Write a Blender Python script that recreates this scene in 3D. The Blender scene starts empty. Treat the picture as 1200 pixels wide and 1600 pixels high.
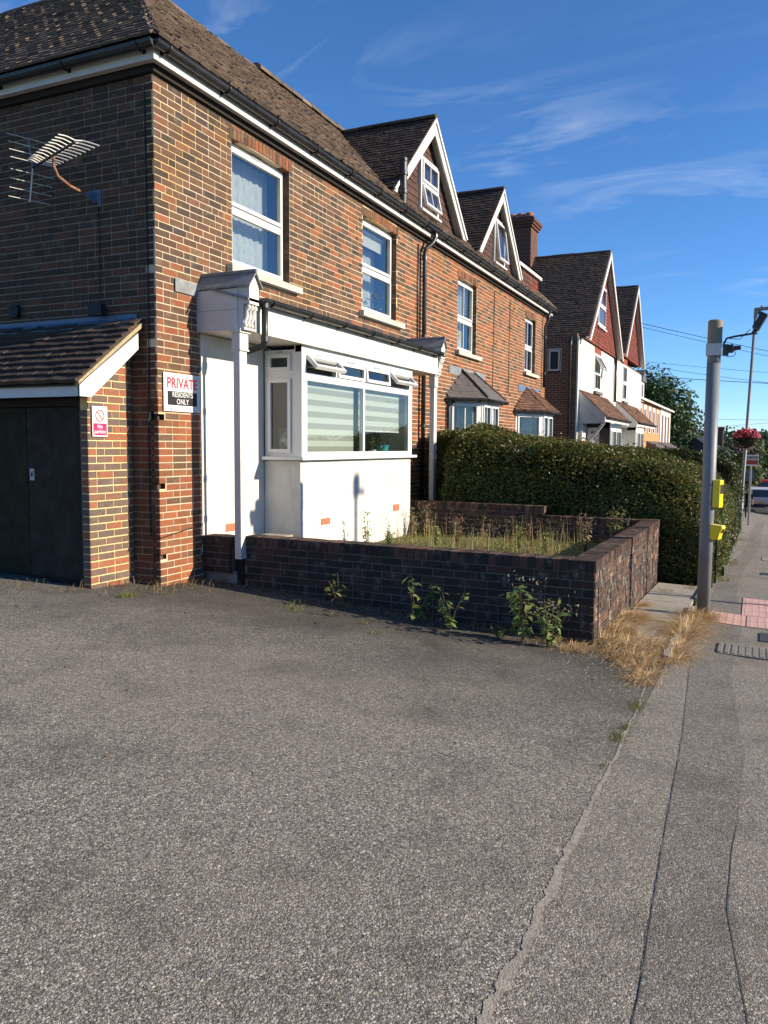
import bpy, math, random
import numpy as np
from mathutils import Vector, Matrix
from mathutils import noise as mnoise

rnd = random.Random(7)
nrs = np.random.RandomState(11)
sc = bpy.context.scene
COL = sc.collection

# ------------------------------------------------------------------ camera
CAM = Vector((0.0, 0.0, 1.525))
YAW, PITCH, ROLL = math.radians(24.708), math.radians(4.677), math.radians(-0.376)
FPX = 1261.2 / 1600.0                      # focal length in picture heights
_f = Vector((math.cos(YAW) * math.cos(PITCH), math.sin(YAW) * math.cos(PITCH), -math.sin(PITCH)))
_r = Vector((math.sin(YAW), -math.cos(YAW), 0.0))
_d = _f.cross(_r)
_c, _s = math.cos(ROLL), math.sin(ROLL)
CR, CD = _r * _c + _d * _s, _d * _c - _r * _s
cam_data = bpy.data.cameras.new('camera')
cam = bpy.data.objects.new('camera', cam_data)
COL.objects.link(cam)
cam_data.sensor_fit = 'VERTICAL'
cam_data.sensor_height = 24.0
cam_data.lens = 24.0 * FPX
cam_data.clip_start = 0.05
cam_data.clip_end = 3000
M = Matrix((CR, -CD, -_f)).transposed().to_4x4()
M.translation = CAM
cam.matrix_world = M
sc.camera = cam

# ------------------------------------------------------------------ world, sun, exposure
SUN_EL = math.radians(21.5)
SUN_DIR = Vector((0.225 * math.cos(SUN_EL), -0.974 * math.cos(SUN_EL), math.sin(SUN_EL))).normalized()
world = bpy.data.worlds.new('World')
sc.world = world
world.use_nodes = True
wn, wl = world.node_tree.nodes, world.node_tree.links
wn.clear()
w_out = wn.new('ShaderNodeOutputWorld')
w_bg = wn.new('ShaderNodeBackground')
w_bg.inputs['Strength'].default_value = 0.118
sky = wn.new('ShaderNodeTexSky')
sky.sky_type = 'NISHITA'
sky.sun_disc = False
sky.sun_elevation = SUN_EL
sky.sun_rotation = math.atan2(SUN_DIR.x, SUN_DIR.y)
sky.altitude = 60
sky.air_density = 0.75
sky.dust_density = 0.0
sky.ozone_density = 6.0
def wmath(op, a, b=None, c=None):
    n = wn.new('ShaderNodeMath'); n.operation = op
    for i, v in enumerate((a, b, c)):
        if v is None: continue
        if isinstance(v, (int, float)): n.inputs[i].default_value = v
        else: wl.new(v, n.inputs[i])
    return n.outputs[0]
w_tc = wn.new('ShaderNodeTexCoord')
w_sep = wn.new('ShaderNodeSeparateXYZ'); wl.new(w_tc.outputs['Generated'], w_sep.inputs[0])
# thin cirrus: a sheet seen in perspective, streaked along one direction, strongest along one band of the sky
w_den = wmath('ADD', wmath('MAXIMUM', w_sep.outputs['Z'], 0.0), 0.10)
w_px = wmath('DIVIDE', w_sep.outputs['X'], w_den)
w_py = wmath('DIVIDE', w_sep.outputs['Y'], w_den)
w_cmb = wn.new('ShaderNodeCombineXYZ'); wl.new(w_px, w_cmb.inputs[0]); wl.new(w_py, w_cmb.inputs[1])
w_map = wn.new('ShaderNodeMapping'); w_map.inputs['Rotation'].default_value = (0, 0, math.radians(62)); w_map.inputs['Scale'].default_value = (1.5, 0.62, 1)
wl.new(w_cmb.outputs[0], w_map.inputs[0])
w_n1 = wn.new('ShaderNodeTexNoise'); w_n1.inputs['Scale'].default_value = 2.2; w_n1.inputs['Detail'].default_value = 9; w_n1.inputs['Roughness'].default_value = 0.6; w_n1.inputs['Distortion'].default_value = 0.9
wl.new(w_map.outputs[0], w_n1.inputs['Vector'])
w_n2 = wn.new('ShaderNodeTexNoise'); w_n2.inputs['Scale'].default_value = 0.8; w_n2.inputs['Detail'].default_value = 3
wl.new(w_cmb.outputs[0], w_n2.inputs['Vector'])
w_r1 = wn.new('ShaderNodeMapRange'); w_r1.inputs[1].default_value = 0.50; w_r1.inputs[2].default_value = 0.80; wl.new(w_n1.outputs['Fac'], w_r1.inputs[0])
w_r2 = wn.new('ShaderNodeMapRange'); w_r2.inputs[1].default_value = 0.40; w_r2.inputs[2].default_value = 0.66; wl.new(w_n2.outputs['Fac'], w_r2.inputs[0])
BA = Vector((0.838, 0.389, 0.36)); BB = Vector((0.966, 0.02, 0.24))
BN = BA.cross(BB).normalized()
w_dot = wn.new('ShaderNodeVectorMath'); w_dot.operation = 'DOT_PRODUCT'; w_dot.inputs[1].default_value = BN
wl.new(w_tc.outputs['Generated'], w_dot.inputs[0])
w_band = wmath('EXPONENT', wmath('MULTIPLY', wmath('POWER', wmath('ABSOLUTE', wmath('DIVIDE', w_dot.outputs['Value'], 0.06)), 2.0), -1.0))
w_fac = wmath('MULTIPLY', wmath('MULTIPLY', w_r1.outputs[0], w_r2.outputs[0]), wmath('ADD', wmath('MULTIPLY', w_band, 0.85), 0.06))
w_mix = wn.new('ShaderNodeMix'); w_mix.data_type = 'RGBA'
wl.new(w_fac, w_mix.inputs[0])
w_hsv = wn.new('ShaderNodeHueSaturation'); w_hsv.inputs['Saturation'].default_value = 1.07; wl.new(sky.outputs[0], w_hsv.inputs['Color'])
wl.new(w_hsv.outputs[0], w_mix.inputs[6])
w_mix.inputs[7].default_value = (5.6, 5.8, 6.1, 1)
wl.new(w_mix.outputs[2], w_bg.inputs['Color'])
wl.new(w_bg.outputs[0], w_out.inputs[0])

sun_data = bpy.data.lights.new('sun', 'SUN')
sun_data.energy = 5.0
sun_data.angle = math.radians(0.53)
sun_data.color = (1.0, 0.87, 0.67)
sun = bpy.data.objects.new('sun', sun_data)
COL.objects.link(sun)
sun.rotation_euler = (-SUN_DIR).to_track_quat('-Z', 'Y').to_euler()
sun.location = SUN_DIR * 60

sc.view_settings.view_transform = 'Standard'
sc.view_settings.look = 'None'
sc.view_settings.exposure = 0.8
sc.view_settings.gamma = 1.0
sc.view_settings.use_curve_mapping = False

# ------------------------------------------------------------------ helpers
X0, D0 = 6.631, 5.621            # corner of the near house on the ground plan
def H(u, w, z):                  # u along the facade, w out towards the street, z up
    return Vector((X0 + u, D0 - w, z))
def gz(x, y):                    # height of the ground
    if x < 12: z = -0.043 * x
    elif x < 75: z = -0.516 - 0.052 * (x - 12)
    elif x < 130: z = -3.792 - 0.025 * (x - 75)
    else: z = -5.167
    yy = max(-2.6, min(y, 8.0))
    fade = 1.0 if x < 25 else max(0.0, 1 - (x - 25) / 25)
    return 0.009 + z + (0.056 * yy if yy > 0 else 0.025 * yy) * fade
def shift(x):                    # the street bends gently to the left beyond the hedges
    t = max(0.0, min(1.0, (x - 46) / 40)); return 3.3 * t * t * (3 - 2 * t)
def screen_area(c, a, b):        # rough picture area of a small patch with half edges a, b
    p = c - CAM; z = p.dot(_f)
    if z < 0.3: return 0.0
    x, y = p.dot(CR) / z, p.dot(CD) / z
    if abs(y) * FPX > 0.52 or abs(x) * FPX > 0.395: return 0.0
    n = a.cross(b); L = p.length
    if n.length == 0: return 0
    return 4 * abs(n.dot(p)) / L / (z * z)

def node_mat(name):
    m = bpy.data.materials.new(name); m.use_nodes = True
    return m, m.node_tree.nodes, m.node_tree.links
class G:                         # small node-graph writer
    def __init__(s, name):
        s.m, s.n, s.l = node_mat(name); s.b = s.n['Principled BSDF']
        s.pos = s.n.new('ShaderNodeNewGeometry').outputs['Position']
    def val(s, v, sock):
        if v is None: return
        if hasattr(v, 'links') or isinstance(v, bpy.types.NodeSocket): s.l.new(v, sock)
        else: sock.default_value = v
    def noise(s, scale, detail=4, rough=0.55, dist=0.0, vec=None, sc3=None):
        n = s.n.new('ShaderNodeTexNoise'); n.inputs['Scale'].default_value = scale; n.inputs['Detail'].default_value = detail
        n.inputs['Roughness'].default_value = rough; n.inputs['Distortion'].default_value = dist
        v = vec or s.pos
        if sc3: v = s.mapv(v, sc3)
        s.l.new(v, n.inputs['Vector']); return n.outputs['Fac']
    def mapv(s, v, sc3):
        m = s.n.new('ShaderNodeMapping'); m.inputs['Scale'].default_value = sc3; s.l.new(v, m.inputs[0]); return m.outputs[0]
    def voro(s, scale, feature='F1', out='Distance', vec=None, rand=1.0):
        n = s.n.new('ShaderNodeTexVoronoi'); n.feature = feature; n.inputs['Scale'].default_value = scale; n.inputs['Randomness'].default_value = rand
        s.l.new(vec or s.pos, n.inputs['Vector']); return n.outputs[out]
    def ramp(s, f, lo, hi, a=0.0, b=1.0):
        n = s.n.new('ShaderNodeMapRange'); n.inputs[1].default_value = lo; n.inputs[2].default_value = hi
        n.inputs[3].default_value = a; n.inputs[4].default_value = b; s.val(f, n.inputs[0]); return n.outputs[0]
    def math(s, op, a, b=None):
        n = s.n.new('ShaderNodeMath'); n.operation = op; s.val(a, n.inputs[0]); s.val(b, n.inputs[1]); return n.outputs[0]
    def mix(s, f, a, b, mode='MIX'):
        n = s.n.new('ShaderNodeMix'); n.data_type = 'RGBA'; n.blend_type = mode
        for v, i in ((f, 0), (a, 6), (b, 7)):
            if isinstance(v, tuple) and len(v) == 3: v = v + (1,)
            s.val(v, n.inputs[i])
        return n.outputs[2]
    def attr(s, name='tint'):
        n = s.n.new('ShaderNodeAttribute'); n.attribute_name = name; return n.outputs['Color']
    def rand(s): return s.n.new('ShaderNodeObjectInfo').outputs['Random']
    def bump(s, h, strength=0.5, dist=0.01, nrm=None):
        n = s.n.new('ShaderNodeBump'); n.inputs['Strength'].default_value = strength; n.inputs['Distance'].default_value = dist
        s.val(h, n.inputs['Height']); s.val(nrm, n.inputs['Normal']); return n.outputs[0]
    def done(s, color, rough=0.8, normal=None, spec=0.3, metal=0.0):
        if isinstance(color, tuple) and len(color) == 3: color = color + (1,)
        s.val(color, s.b.inputs['Base Color']); s.val(rough, s.b.inputs['Roughness']); s.val(normal, s.b.inputs['Normal'])
        s.b.inputs['Specular IOR Level'].default_value = spec; s.b.inputs['Metallic'].default_value = metal
        return s.m

class MB:                        # collects faces and links them as ONE mesh object
    def __init__(s): s.v, s.f, s.t = [], [], []
    def add(s, vs, fs, tint=(1, 1, 1)):
        b = len(s.v); s.v.extend([tuple(v) for v in vs]); s.t.extend([tint] * len(vs)); s.f.extend([tuple(i + b for i in f) for f in fs])
    def quad(s, a, b, c, d, tint=(1, 1, 1)): s.add([a, b, c, d], [(0, 1, 2, 3)], tint)
    def box(s, p, x, y, z, tint=(1, 1, 1)):            # corner p and three full edges
        p, x, y, z = Vector(p), Vector(x), Vector(y), Vector(z)
        fs = [(0, 3, 2, 1), (4, 5, 6, 7), (0, 1, 5, 4), (1, 2, 6, 5), (2, 3, 7, 6), (3, 0, 4, 7)]
        if x.cross(y).dot(z) < 0: fs = [f[::-1] for f in fs]
        s.add([p, p + x, p + x + y, p + y, p + z, p + x + z, p + x + y + z, p + y + z], fs, tint)
    def hbox(s, u0, u1, w0, w1, z0, z1, tint=(1, 1, 1)):
        s.box(H(u0, w0, z0), (u1 - u0, 0, 0), (0, -(w1 - w0), 0), (0, 0, z1 - z0), tint)
    def bbox(s, x0, x1, y0, y1, z0, z1, tint=(1, 1, 1)):
        s.box((x0, y0, z0), (x1 - x0, 0, 0), (0, y1 - y0, 0), (0, 0, z1 - z0), tint)
    def prism(s, poly, ext, tint=(1, 1, 1)):           # polygon (list of points) pushed along ext
        n = len(poly); ext = Vector(ext); P = [Vector(p) for p in poly]
        nn = Vector((0, 0, 0))
        for i in range(n): nn += P[i].cross(P[(i + 1) % n])
        if nn.dot(ext) > 0: P = P[::-1]
        fs = [tuple(range(n)), tuple(range(2 * n - 1, n - 1, -1))] + [(i, i + n, (i + 1) % n + n, (i + 1) % n) for i in range(n)]
        s.add(P + [p + ext for p in P], fs, tint)
    def tube(s, path, r, n=8, tint=(1, 1, 1), cap=True):
        P = [Vector(p) for p in path]; R = r if isinstance(r, (list, tuple)) else [r] * len(P)
        b = len(s.v); vs = []; fs = []
        up = None
        for i, p in enumerate(P):
            t = (P[min(i + 1, len(P) - 1)] - P[max(i - 1, 0)]).normalized()
            if up is None: up = t.orthogonal().normalized()
            up = (up - t * up.dot(t)).normalized(); sd = t.cross(up)
            for k in range(n):
                a = 2 * math.pi * k / n; vs.append(p + (up * math.cos(a) + sd * math.sin(a)) * R[i])
        for i in range(len(P) - 1):
            for k in range(n): fs.append((i * n + k, i * n + (k + 1) % n, (i + 1) * n + (k + 1) % n, (i + 1) * n + k))
        if cap: fs.append(tuple(range(n))[::-1]); fs.append(tuple(range((len(P) - 1) * n, len(P) * n)))
        s.add(vs, fs, tint)
    def lathe(s, c, axis, prof, n=16, tint=(1, 1, 1)):  # prof: (distance along axis, radius)
        ax = Vector(axis).normalized(); c = Vector(c)
        s.tube([c + ax * h for h, r in prof], [max(r, 1e-4) for h, r in prof], n, tint)
    def build(s, name, mat, parent=None, smooth=False, kind=None, label=None):
        me = bpy.data.meshes.new(name); me.from_pydata(s.v, [], s.f)
        a = me.attributes.new('tint', 'FLOAT_COLOR', 'POINT')
        a.data.foreach_set('color', np.hstack([np.array(s.t, dtype=np.float32).reshape(-1, 3), np.ones((len(s.v), 1), np.float32)]).ravel())
        if smooth: me.polygons.foreach_set('use_smooth', [True] * len(me.polygons))
        me.materials.append(mat); me.update()
        return link(name, me, parent, kind, label)
def link(name, data, parent=None, kind=None, label=None):
    o = bpy.data.objects.new(name, data); COL.objects.link(o)
    if parent is not None: o.parent = parent
    if kind: o['kind'] = kind
    if label: o['label'] = label
    return o
def tag(o, label, cat, group=None):
    o['label'] = label; o['category'] = cat
    if group: o['group'] = group
    return o
def thing(name, label, cat, group=None, kind=None):
    o = bpy.data.objects.new(name, None); COL.objects.link(o); o.empty_display_size = 0.1
    if kind: o['kind'] = kind
    return tag(o, label, cat, group)
def fast_mesh(name, verts, faces, tints, mat, parent=None, kind=None, label=None, smooth=False):
    verts = np.asarray(verts, np.float32); faces = np.asarray(faces, np.int32); k = faces.shape[1]
    me = bpy.data.meshes.new(name)
    me.vertices.add(len(verts)); me.vertices.foreach_set('co', verts.ravel())
    me.loops.add(faces.size); me.loops.foreach_set('vertex_index', faces.ravel())
    me.polygons.add(len(faces)); me.polygons.foreach_set('loop_start', np.arange(0, faces.size, k, dtype=np.int32))
    try: me.polygons.foreach_set('loop_total', np.full(len(faces), k, np.int32))
    except Exception: pass
    a = me.attributes.new('tint', 'FLOAT_COLOR', 'POINT')
    a.data.foreach_set('color', np.hstack([np.asarray(tints, np.float32), np.ones((len(verts), 1), np.float32)]).ravel())
    if smooth: me.polygons.foreach_set('use_smooth', np.ones(len(faces), bool))
    me.materials.append(mat); me.update(calc_edges=True)
    return link(name, me, parent, kind, label)

# ---- laid pieces (bricks, tiles): the largest in the picture become parts, the others one stuff mesh
_piece_mesh = {}
def piece_shape(shape, l, h, d):     # x along the piece, y inward, z up the face
    a, b = l / 2, h / 2
    if shape == 'brick':
        return [(-a, 0, -b), (a, 0, -b), (a, 0, b), (-a, 0, b), (-a, d, -b), (a, d, -b), (a, d, b), (-a, d, b)], [(0, 1, 2, 3), (0, 4, 5, 1), (1, 5, 6, 2), (2, 6, 7, 3), (3, 7, 4, 0)]
    return [(-a, -d, -b), (a, -d, -b), (a, -.003, b), (-a, -.003, b), (-a, .004, -b), (a, .004, -b)], [(0, 1, 2, 3), (4, 5, 1, 0), (1, 5, 2), (0, 3, 4)]
class Laid:
    def __init__(s): s.r = []
    def put(s, c, U, V, N, l, h, d, ci, shape='brick'):
        if U.cross(N).dot(V) > 0: U = -U
        s.r.append((c, U, V, N, l, h, d, ci, shape))
    def emit(s, parent, mat, palette, name, stuff_name, limit=300, stuff_mat=None):
        A = [screen_area(c, U * (l / 2), V * (h / 2)) if (c - CAM).dot(N) < 0 else 0 for c, U, V, N, l, h, d, ci, sh in s.r]
        order = sorted(range(len(s.r)), key=lambda i: -A[i]); big = set(i for i in order[:limit] if A[i] > 2e-6)
        mb = MB()
        for i, (c, U, V, N, l, h, d, ci, sh) in enumerate(s.r):
            if i in big:
                key = (sh, round(l, 2), round(h, 3), round(d, 3), ci, mat.name)
                me = _piece_mesh.get(key)
                if me is None:
                    vs, fs = piece_shape(sh, key[1], key[2], key[3]); me = bpy.data.meshes.new(name); me.from_pydata(vs, [], fs)
                    a = me.attributes.new('tint', 'FLOAT_COLOR', 'POINT')
                    a.data.foreach_set('color', list(palette[ci] + (1.0,)) * len(vs)); me.materials.append(mat); me.update(); _piece_mesh[key] = me
                o = link(name, me, parent)
                Mx = Matrix((U, -N, V)).transposed().to_4x4(); Mx.translation = c
                o.matrix_basis = Mx
            else:
                vs, fs = piece_shape(sh, l, h, d); k = rnd.uniform(0.88, 1.12); t = palette[ci]
                mb.add([c + U * x - N * y + V * z for x, y, z in vs], fs, (t[0] * k, t[1] * k, t[2] * k))
        if mb.v: mb.build(stuff_name, stuff_mat or mat, parent, kind='stuff')
def lay_bricks(L, P, U, V, N, width, height, holes=(), pick=None, top_down=True, course=0.0745, length=0.2245, joint=0.0115, depth=0.03, jit=0.0025, skip=None, start=0):
    """courses of brick on a face: P lower left corner; holes (s0, s1, t0, t1)"""
    P, U, V, N = Vector(P), Vector(U).normalized(), Vector(V).normalized(), Vector(N).normalized()
    n = int(height / course); off0 = height - n * course if top_down else 0
    for j in range(n):
        t0 = off0 + j * course; tc = t0 + course / 2
        s = -(length / 2 if (j + start) % 2 else 0.0)
        if rnd.random() < 0.10: s -= rnd.choice((0.0, length / 4))
        while s < width:
            l = length
            if rnd.random() < 0.16: l = length / 2
            e = s + l; segs = [(max(s, 0), min(e, width))]
            for h0, h1, g0, g1 in holes:
                if g0 < tc < g1:
                    out = []
                    for a, b in segs:
                        if b <= h0 or a >= h1: out.append((a, b)); continue
                        if a < h0: out.append((a, h0))
                        if b > h1: out.append((h1, b))
                    segs = out
            for a, b in segs:
                if b - a < 0.035: continue
                sc_ = (a + b) / 2
                if skip and skip(sc_, tc): continue
                c = P + U * sc_ + V * (tc + rnd.uniform(-.0012, .0012)) + N * (depth * 0 + rnd.uniform(-jit, jit))
                L.put(c, U, V, N, b - a - joint, course - joint, depth, pick(sc_, tc) if pick else rnd.randrange(8))
            s = e
def lay_tiles(L, P, U, V, N, tmax, srange, gauge=0.1, tw=0.165, lift=0.016, rough=1.0, pick=None, skip=None):
    P, U, V, N = Vector(P), Vector(U).normalized(), Vector(V).normalized(), Vector(N).normalized()
    n = int(tmax / gauge)
    for j in range(n + 1):
        t = j * gauge; s0, s1 = srange(min(t + gauge * .5, tmax))
        if s1 - s0 < 0.05: continue
        s = s0 - (tw / 2 if j % 2 else 0) - (s0 % tw if False else 0)
        while s < s1:
            a, b = max(s, s0), min(s + tw, s1)
            if b - a > 0.03 and not (skip and skip((a + b) / 2, t)):
                c = P + U * ((a + b) / 2) + V * (t + gauge * 0.55 + rnd.uniform(-.006, .006) * rough) + N * (0.004 + rnd.uniform(0, .006) * rough)
                ang = rnd.gauss(0, 0.018) * rough; U2 = (U + V * ang).normalized(); V2 = N.cross(U2) if N.cross(U2).dot(V) > 0 else U2.cross(N)
                tl = rnd.gauss(0, 0.03) * rough; N2 = (N + U2 * tl).normalized()
                U3 = V2.cross(N2); U3 = U3 if U3.dot(U) > 0 else -U3
                L.put(c, U3.normalized(), V2, N2, b - a - 0.004, gauge * 1.25, lift + rnd.uniform(-.003, .005) * rough, pick((a + b) / 2, t) if pick else rnd.randrange(8), 'tile')
            s += tw

# ------------------------------------------------------------------ materials
def mat_brick(name, grime=0.35, pale=0.0, scale=1.0):
    g = G(name); c = g.attr()
    n = g.noise(55, 5, .7); n2 = g.noise(5.5, 3, .6); n3 = g.voro(160)
    c = g.mix(g.ramp(n, .35, .75, 0, .55), c, (.035, .028, .025))
    c = g.mix(g.ramp(n2, .5, .75, 0, grime), c, (.05, .042, .036))
    if pale: c = g.mix(g.math('MULTIPLY', g.ramp(g.noise(9, 5, .65), .55, .72), pale), c, (.42, .36, .28))
    h = g.math('ADD', g.math('MULTIPLY', n, .8), g.math('MULTIPLY', n3, .35))
    return g.done(c, .92, g.bump(h, .55, .006), .2)
def mat_mortar(name, base, stain, dark, amt=.5):
    g = G(name)
    c = g.mix(g.ramp(g.noise(1.1, 4, .65), .52, .66, 0, amt), base, stain)
    c = g.mix(g.ramp(g.noise(3.3, 5, .7), .5, .8, 0, .6), c, dark)
    h = g.noise(110, 4, .7)
    return g.done(c, .95, g.bump(h, .5, .006), .1)
def mat_tile(name, moss=.3, mosscol=(.16, .135, .085)):
    g = G(name); c = g.attr()
    c = g.mix(g.ramp(g.noise(40, 5, .7), .4, .75, 0, .5), c, (.03, .024, .02))
    c = g.mix(g.math('MULTIPLY', g.ramp(g.noise(14, 6, .75), .52, .68), moss), c, mosscol)
    c = g.mix(g.math('MULTIPLY', g.ramp(g.noise(70, 3, .6), .66, .74), moss * .9), c, (.30, .28, .22))
    return g.done(c, .95, g.bump(g.noise(90, 5, .75), .7, .012), .15)
def mat_plain(name, col, rough=.5, spec=.4, var=.12, nscale=8, bump=.1, bscale=120, metal=0.0, dirt=None, damt=.3, dscale=2.5):
    g = G(name); n = g.noise(nscale, 5, .65)
    c = g.mix(g.ramp(n, .3, .75, 0, 1), tuple(x * (1 - var) for x in col), tuple(min(1, x * (1 + var * .5)) for x in col))
    if dirt: c = g.mix(g.ramp(g.noise(dscale, 6, .75), .48, .78, 0, damt), c, dirt)
    return g.done(c, g.ramp(n, .3, .8, max(.03, rough - .1), min(1, rough + .12)), g.bump(g.noise(bscale, 4, .6), bump, .006), spec, metal)
def mat_render(name, col, stain, damt=.35):
    g = G(name)
    c = g.mix(g.ramp(g.noise(2.6, 6, .7), .45, .75, 0, damt), col, stain)
    c = g.mix(g.ramp(g.noise(3.0, 5, .7, sc3=(2.2, 2.2, .35)), .55, .75, 0, damt), c, stain)
    c = g.mix(g.ramp(g.noise(14, 5, .7), .62, .72, 0, .22), c, (.22, .20, .17))
    h = g.math('ADD', g.noise(28, 5, .7), g.math('MULTIPLY', g.noise(4, 3), 1.2))
    return g.done(c, .85, g.bump(h, .3, .012), .2)
def mat_glass(name, ior=2.2, tint=(.80, .86, .86)):
    m, n, l = node_mat(name); n.remove(n['Principled BSDF'])
    fr = n.new('ShaderNodeFresnel'); fr.inputs[0].default_value = ior
    gl = n.new('ShaderNodeBsdfGlossy'); gl.inputs['Roughness'].default_value = .015; gl.inputs['Color'].default_value = (.95, .97, 1, 1)
    tr = n.new('ShaderNodeBsdfTransparent'); tr.inputs[0].default_value = tint + (1,)
    ge = n.new('ShaderNodeNewGeometry'); no = n.new('ShaderNodeTexNoise'); no.inputs['Scale'].default_value = 2.2; no.inputs['Detail'].default_value = 1
    bu = n.new('ShaderNodeBump'); bu.inputs['Strength'].default_value = .06; bu.inputs['Distance'].default_value = .05
    l.new(ge.outputs['Position'], no.inputs['Vector']); l.new(no.outputs['Fac'], bu.inputs['Height']); l.new(bu.outputs[0], gl.inputs['Normal'])
    mx = n.new('ShaderNodeMixShader'); l.new(fr.outputs[0], mx.inputs[0]); l.new(tr.outputs[0], mx.inputs[1]); l.new(gl.outputs[0], mx.inputs[2])
    l.new(mx.outputs[0], n['Material Output'].inputs[0]); return m
def mat_leaf(name, trans=.35, rough=.5):
    g = G(name); c = g.attr()
    c = g.mix(g.ramp(g.noise(60, 2), .3, .7, 0, .3), c, (.02, .035, .012))
    g.done(c, rough, None, .25)
    tl = g.n.new('ShaderNodeBsdfTranslucent'); g.l.new(c, tl.inputs[0])
    mx = g.n.new('ShaderNodeMixShader'); mx.inputs[0].default_value = trans
    g.l.new(g.b.outputs[0], mx.inputs[1]); g.l.new(tl.outputs[0], mx.inputs[2]); g.l.new(mx.outputs[0], g.n['Material Output'].inputs[0])
    return g.m
def mat_asphalt(name, dark, light, warm, stone=(.42, .40, .37), patch=.5, gs=95, stain=False):
    g = G(name)
    dn = g.n.new('ShaderNodeTexNoise'); dn.inputs['Scale'].default_value = gs * 1.3; dn.inputs['Detail'].default_value = 2; g.l.new(g.pos, dn.inputs['Vector'])
    sb = g.n.new('ShaderNodeVectorMath'); sb.operation = 'MULTIPLY_ADD'; g.l.new(dn.outputs['Color'], sb.inputs[0]); sb.inputs[1].default_value = (.011, .011, .011); g.l.new(g.pos, sb.inputs[2]); vec = sb.outputs[0]
    v = g.voro(gs, vec=vec); cellc = g.voro(gs, out='Color', vec=vec); v2 = g.voro(gs * 2.3, vec=vec); cell2 = g.voro(gs * 2.3, out='Color', vec=vec)
    sp = g.n.new('ShaderNodeSeparateColor'); g.l.new(cellc, sp.inputs[0]); cell = sp.outputs[0]
    sp2 = g.n.new('ShaderNodeSeparateColor'); g.l.new(cell2, sp2.inputs[0]); c2 = sp2.outputs[1]
    big = g.noise(.5, 5, .6); mid = g.noise(1.9, 6, .7)
    tone = g.math('ADD', g.math('MULTIPLY', cell, .6), g.math('MULTIPLY', c2, .5))
    c = g.mix(g.ramp(tone, .25, .85), dark, light)
    c = g.mix(g.ramp(cell, .93, .96, 0, .75), c, stone)
    c = g.mix(g.ramp(sp.outputs[2], .90, .93, 0, .6), c, tuple(x * .45 for x in dark))
    c = g.mix(g.math('MULTIPLY', g.ramp(big, .38, .66), patch), c, warm)
    c = g.mix(g.ramp(mid, .50, .78, 0, .6), c, tuple(x * .7 for x in dark))
    c = g.mix(g.ramp(v, .42, .68, 0, .55), c, tuple(x * .4 for x in dark))
    if stain:     # old damp and moss stain with a ragged edge near the wall, and a few oil drips
        sx = g.n.new('ShaderNodeSeparateXYZ'); g.l.new(g.pos, sx.inputs[0]); f = g.math('ADD', sx.outputs[0], g.math('MULTIPLY', g.math('SUBTRACT', g.noise(.75, 5, .65), .5), 3.6))
        c = g.mix(g.ramp(f, 4.2, 6.7, 0, .72), c, tuple(x * .36 for x in dark))
        c = g.mix(g.ramp(g.noise(1.35, 3, .5), .68, .76, 0, .5), c, tuple(x * .5 for x in dark))
    top = g.math('MULTIPLY', g.math('SUBTRACT', 1.0, g.ramp(v, .22, .70)), g.ramp(sp.outputs[1], 0, 1, .35, 1.2))
    h = g.math('ADD', top, g.math('MULTIPLY', g.math('SUBTRACT', 1.0, g.ramp(v2, .1, .6)), .4))
    h = g.math('ADD', h, g.math('MULTIPLY', g.noise(gs * .35, 4, .7), 1.1))
    return g.done(c, .9, g.bump(h, 1.0, .0068), .2)

M_ASPH = mat_asphalt('forecourt_asphalt', (.112, .102, .087), (.58, .532, .458), (.37, .328, .268), (.84, .78, .68), gs=112, stain=True)
M_PAVE = mat_asphalt('pavement_asphalt', (.165, .150, .129), (.58, .528, .455), (.42, .37, .308), (.80, .73, .64), .4, gs=125)
M_TRENCH = mat_asphalt('trench_asphalt', (.132, .120, .106), (.49, .449, .395), (.34, .312, .28), (.7, .66, .6), .4, gs=130)
M_ROAD = mat_asphalt('road_asphalt', (.05, .05, .05), (.11, .108, .104), (.09, .088, .085), gs=90)
M_EARTH = mat_plain('dry_earth', (.20, .155, .10), .95, .1, .4, 14, .8, 60, dirt=(.09, .085, .04), damt=.7, dscale=5)
M_SAND = mat_plain('sandy_joint', (.36, .32, .265), .95, .1, .4, 30, .9, 130, dirt=(.17, .155, .135), damt=.9, dscale=26)
M_CRACK = mat_plain('crack_dark', (.10, .093, .084), .95, .1, .3, 30, .5, 100)
M_CONC = mat_plain('concrete', (.34, .31, .265), .92, .2, .2, 9, .5, 90, dirt=(.15, .14, .12), damt=.6, dscale=6)
M_COVER = mat_plain('worn_cover', (.235, .22, .195), .85, .2, .25, 14, .5, 90, dirt=(.13, .12, .105), damt=.6, dscale=9)
g_ = G('grit'); M_GRIT = g_.done(g_.attr(), .9, None, .2)
M_GRASSLAND = mat_plain('grassland', (.06, .085, .03), .95, .1, .4, .3, .5, 10)

M_BRICK = mat_brick('house_brick', .35, .18)
M_BRICK_DARK = mat_brick('garden_wall_brick', .45, .34)
M_BRICK_BLOOM = mat_brick('limed_wall_brick', .3, .85)
M_BRICK_SHED = mat_brick('shed_brick', .15, .1)
M_MORTAR = mat_mortar('house_mortar', (.56, .46, .33), (.58, .38, .11), (.34, .27, .19), .8)
M_MORTAR_SHADE = mat_mortar('shaded_mortar', (.30, .265, .21), (.34, .25, .12), (.19, .165, .135), .4)  # darker copy of the house mortar, the end wall's shade put into its colour
M_MORTAR_SHED = mat_mortar('shed_mortar', (.70, .54, .27), (.74, .57, .26), (.55, .42, .22), .4)
M_MORTAR_DARK = mat_mortar('garden_mortar', (.16, .14, .115), (.2, .17, .13), (.06, .052, .046), .4)
M_TILE = mat_tile('roof_tile', .38)
M_TILE_DARK = mat_tile('dormer_tile', .15)
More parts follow.
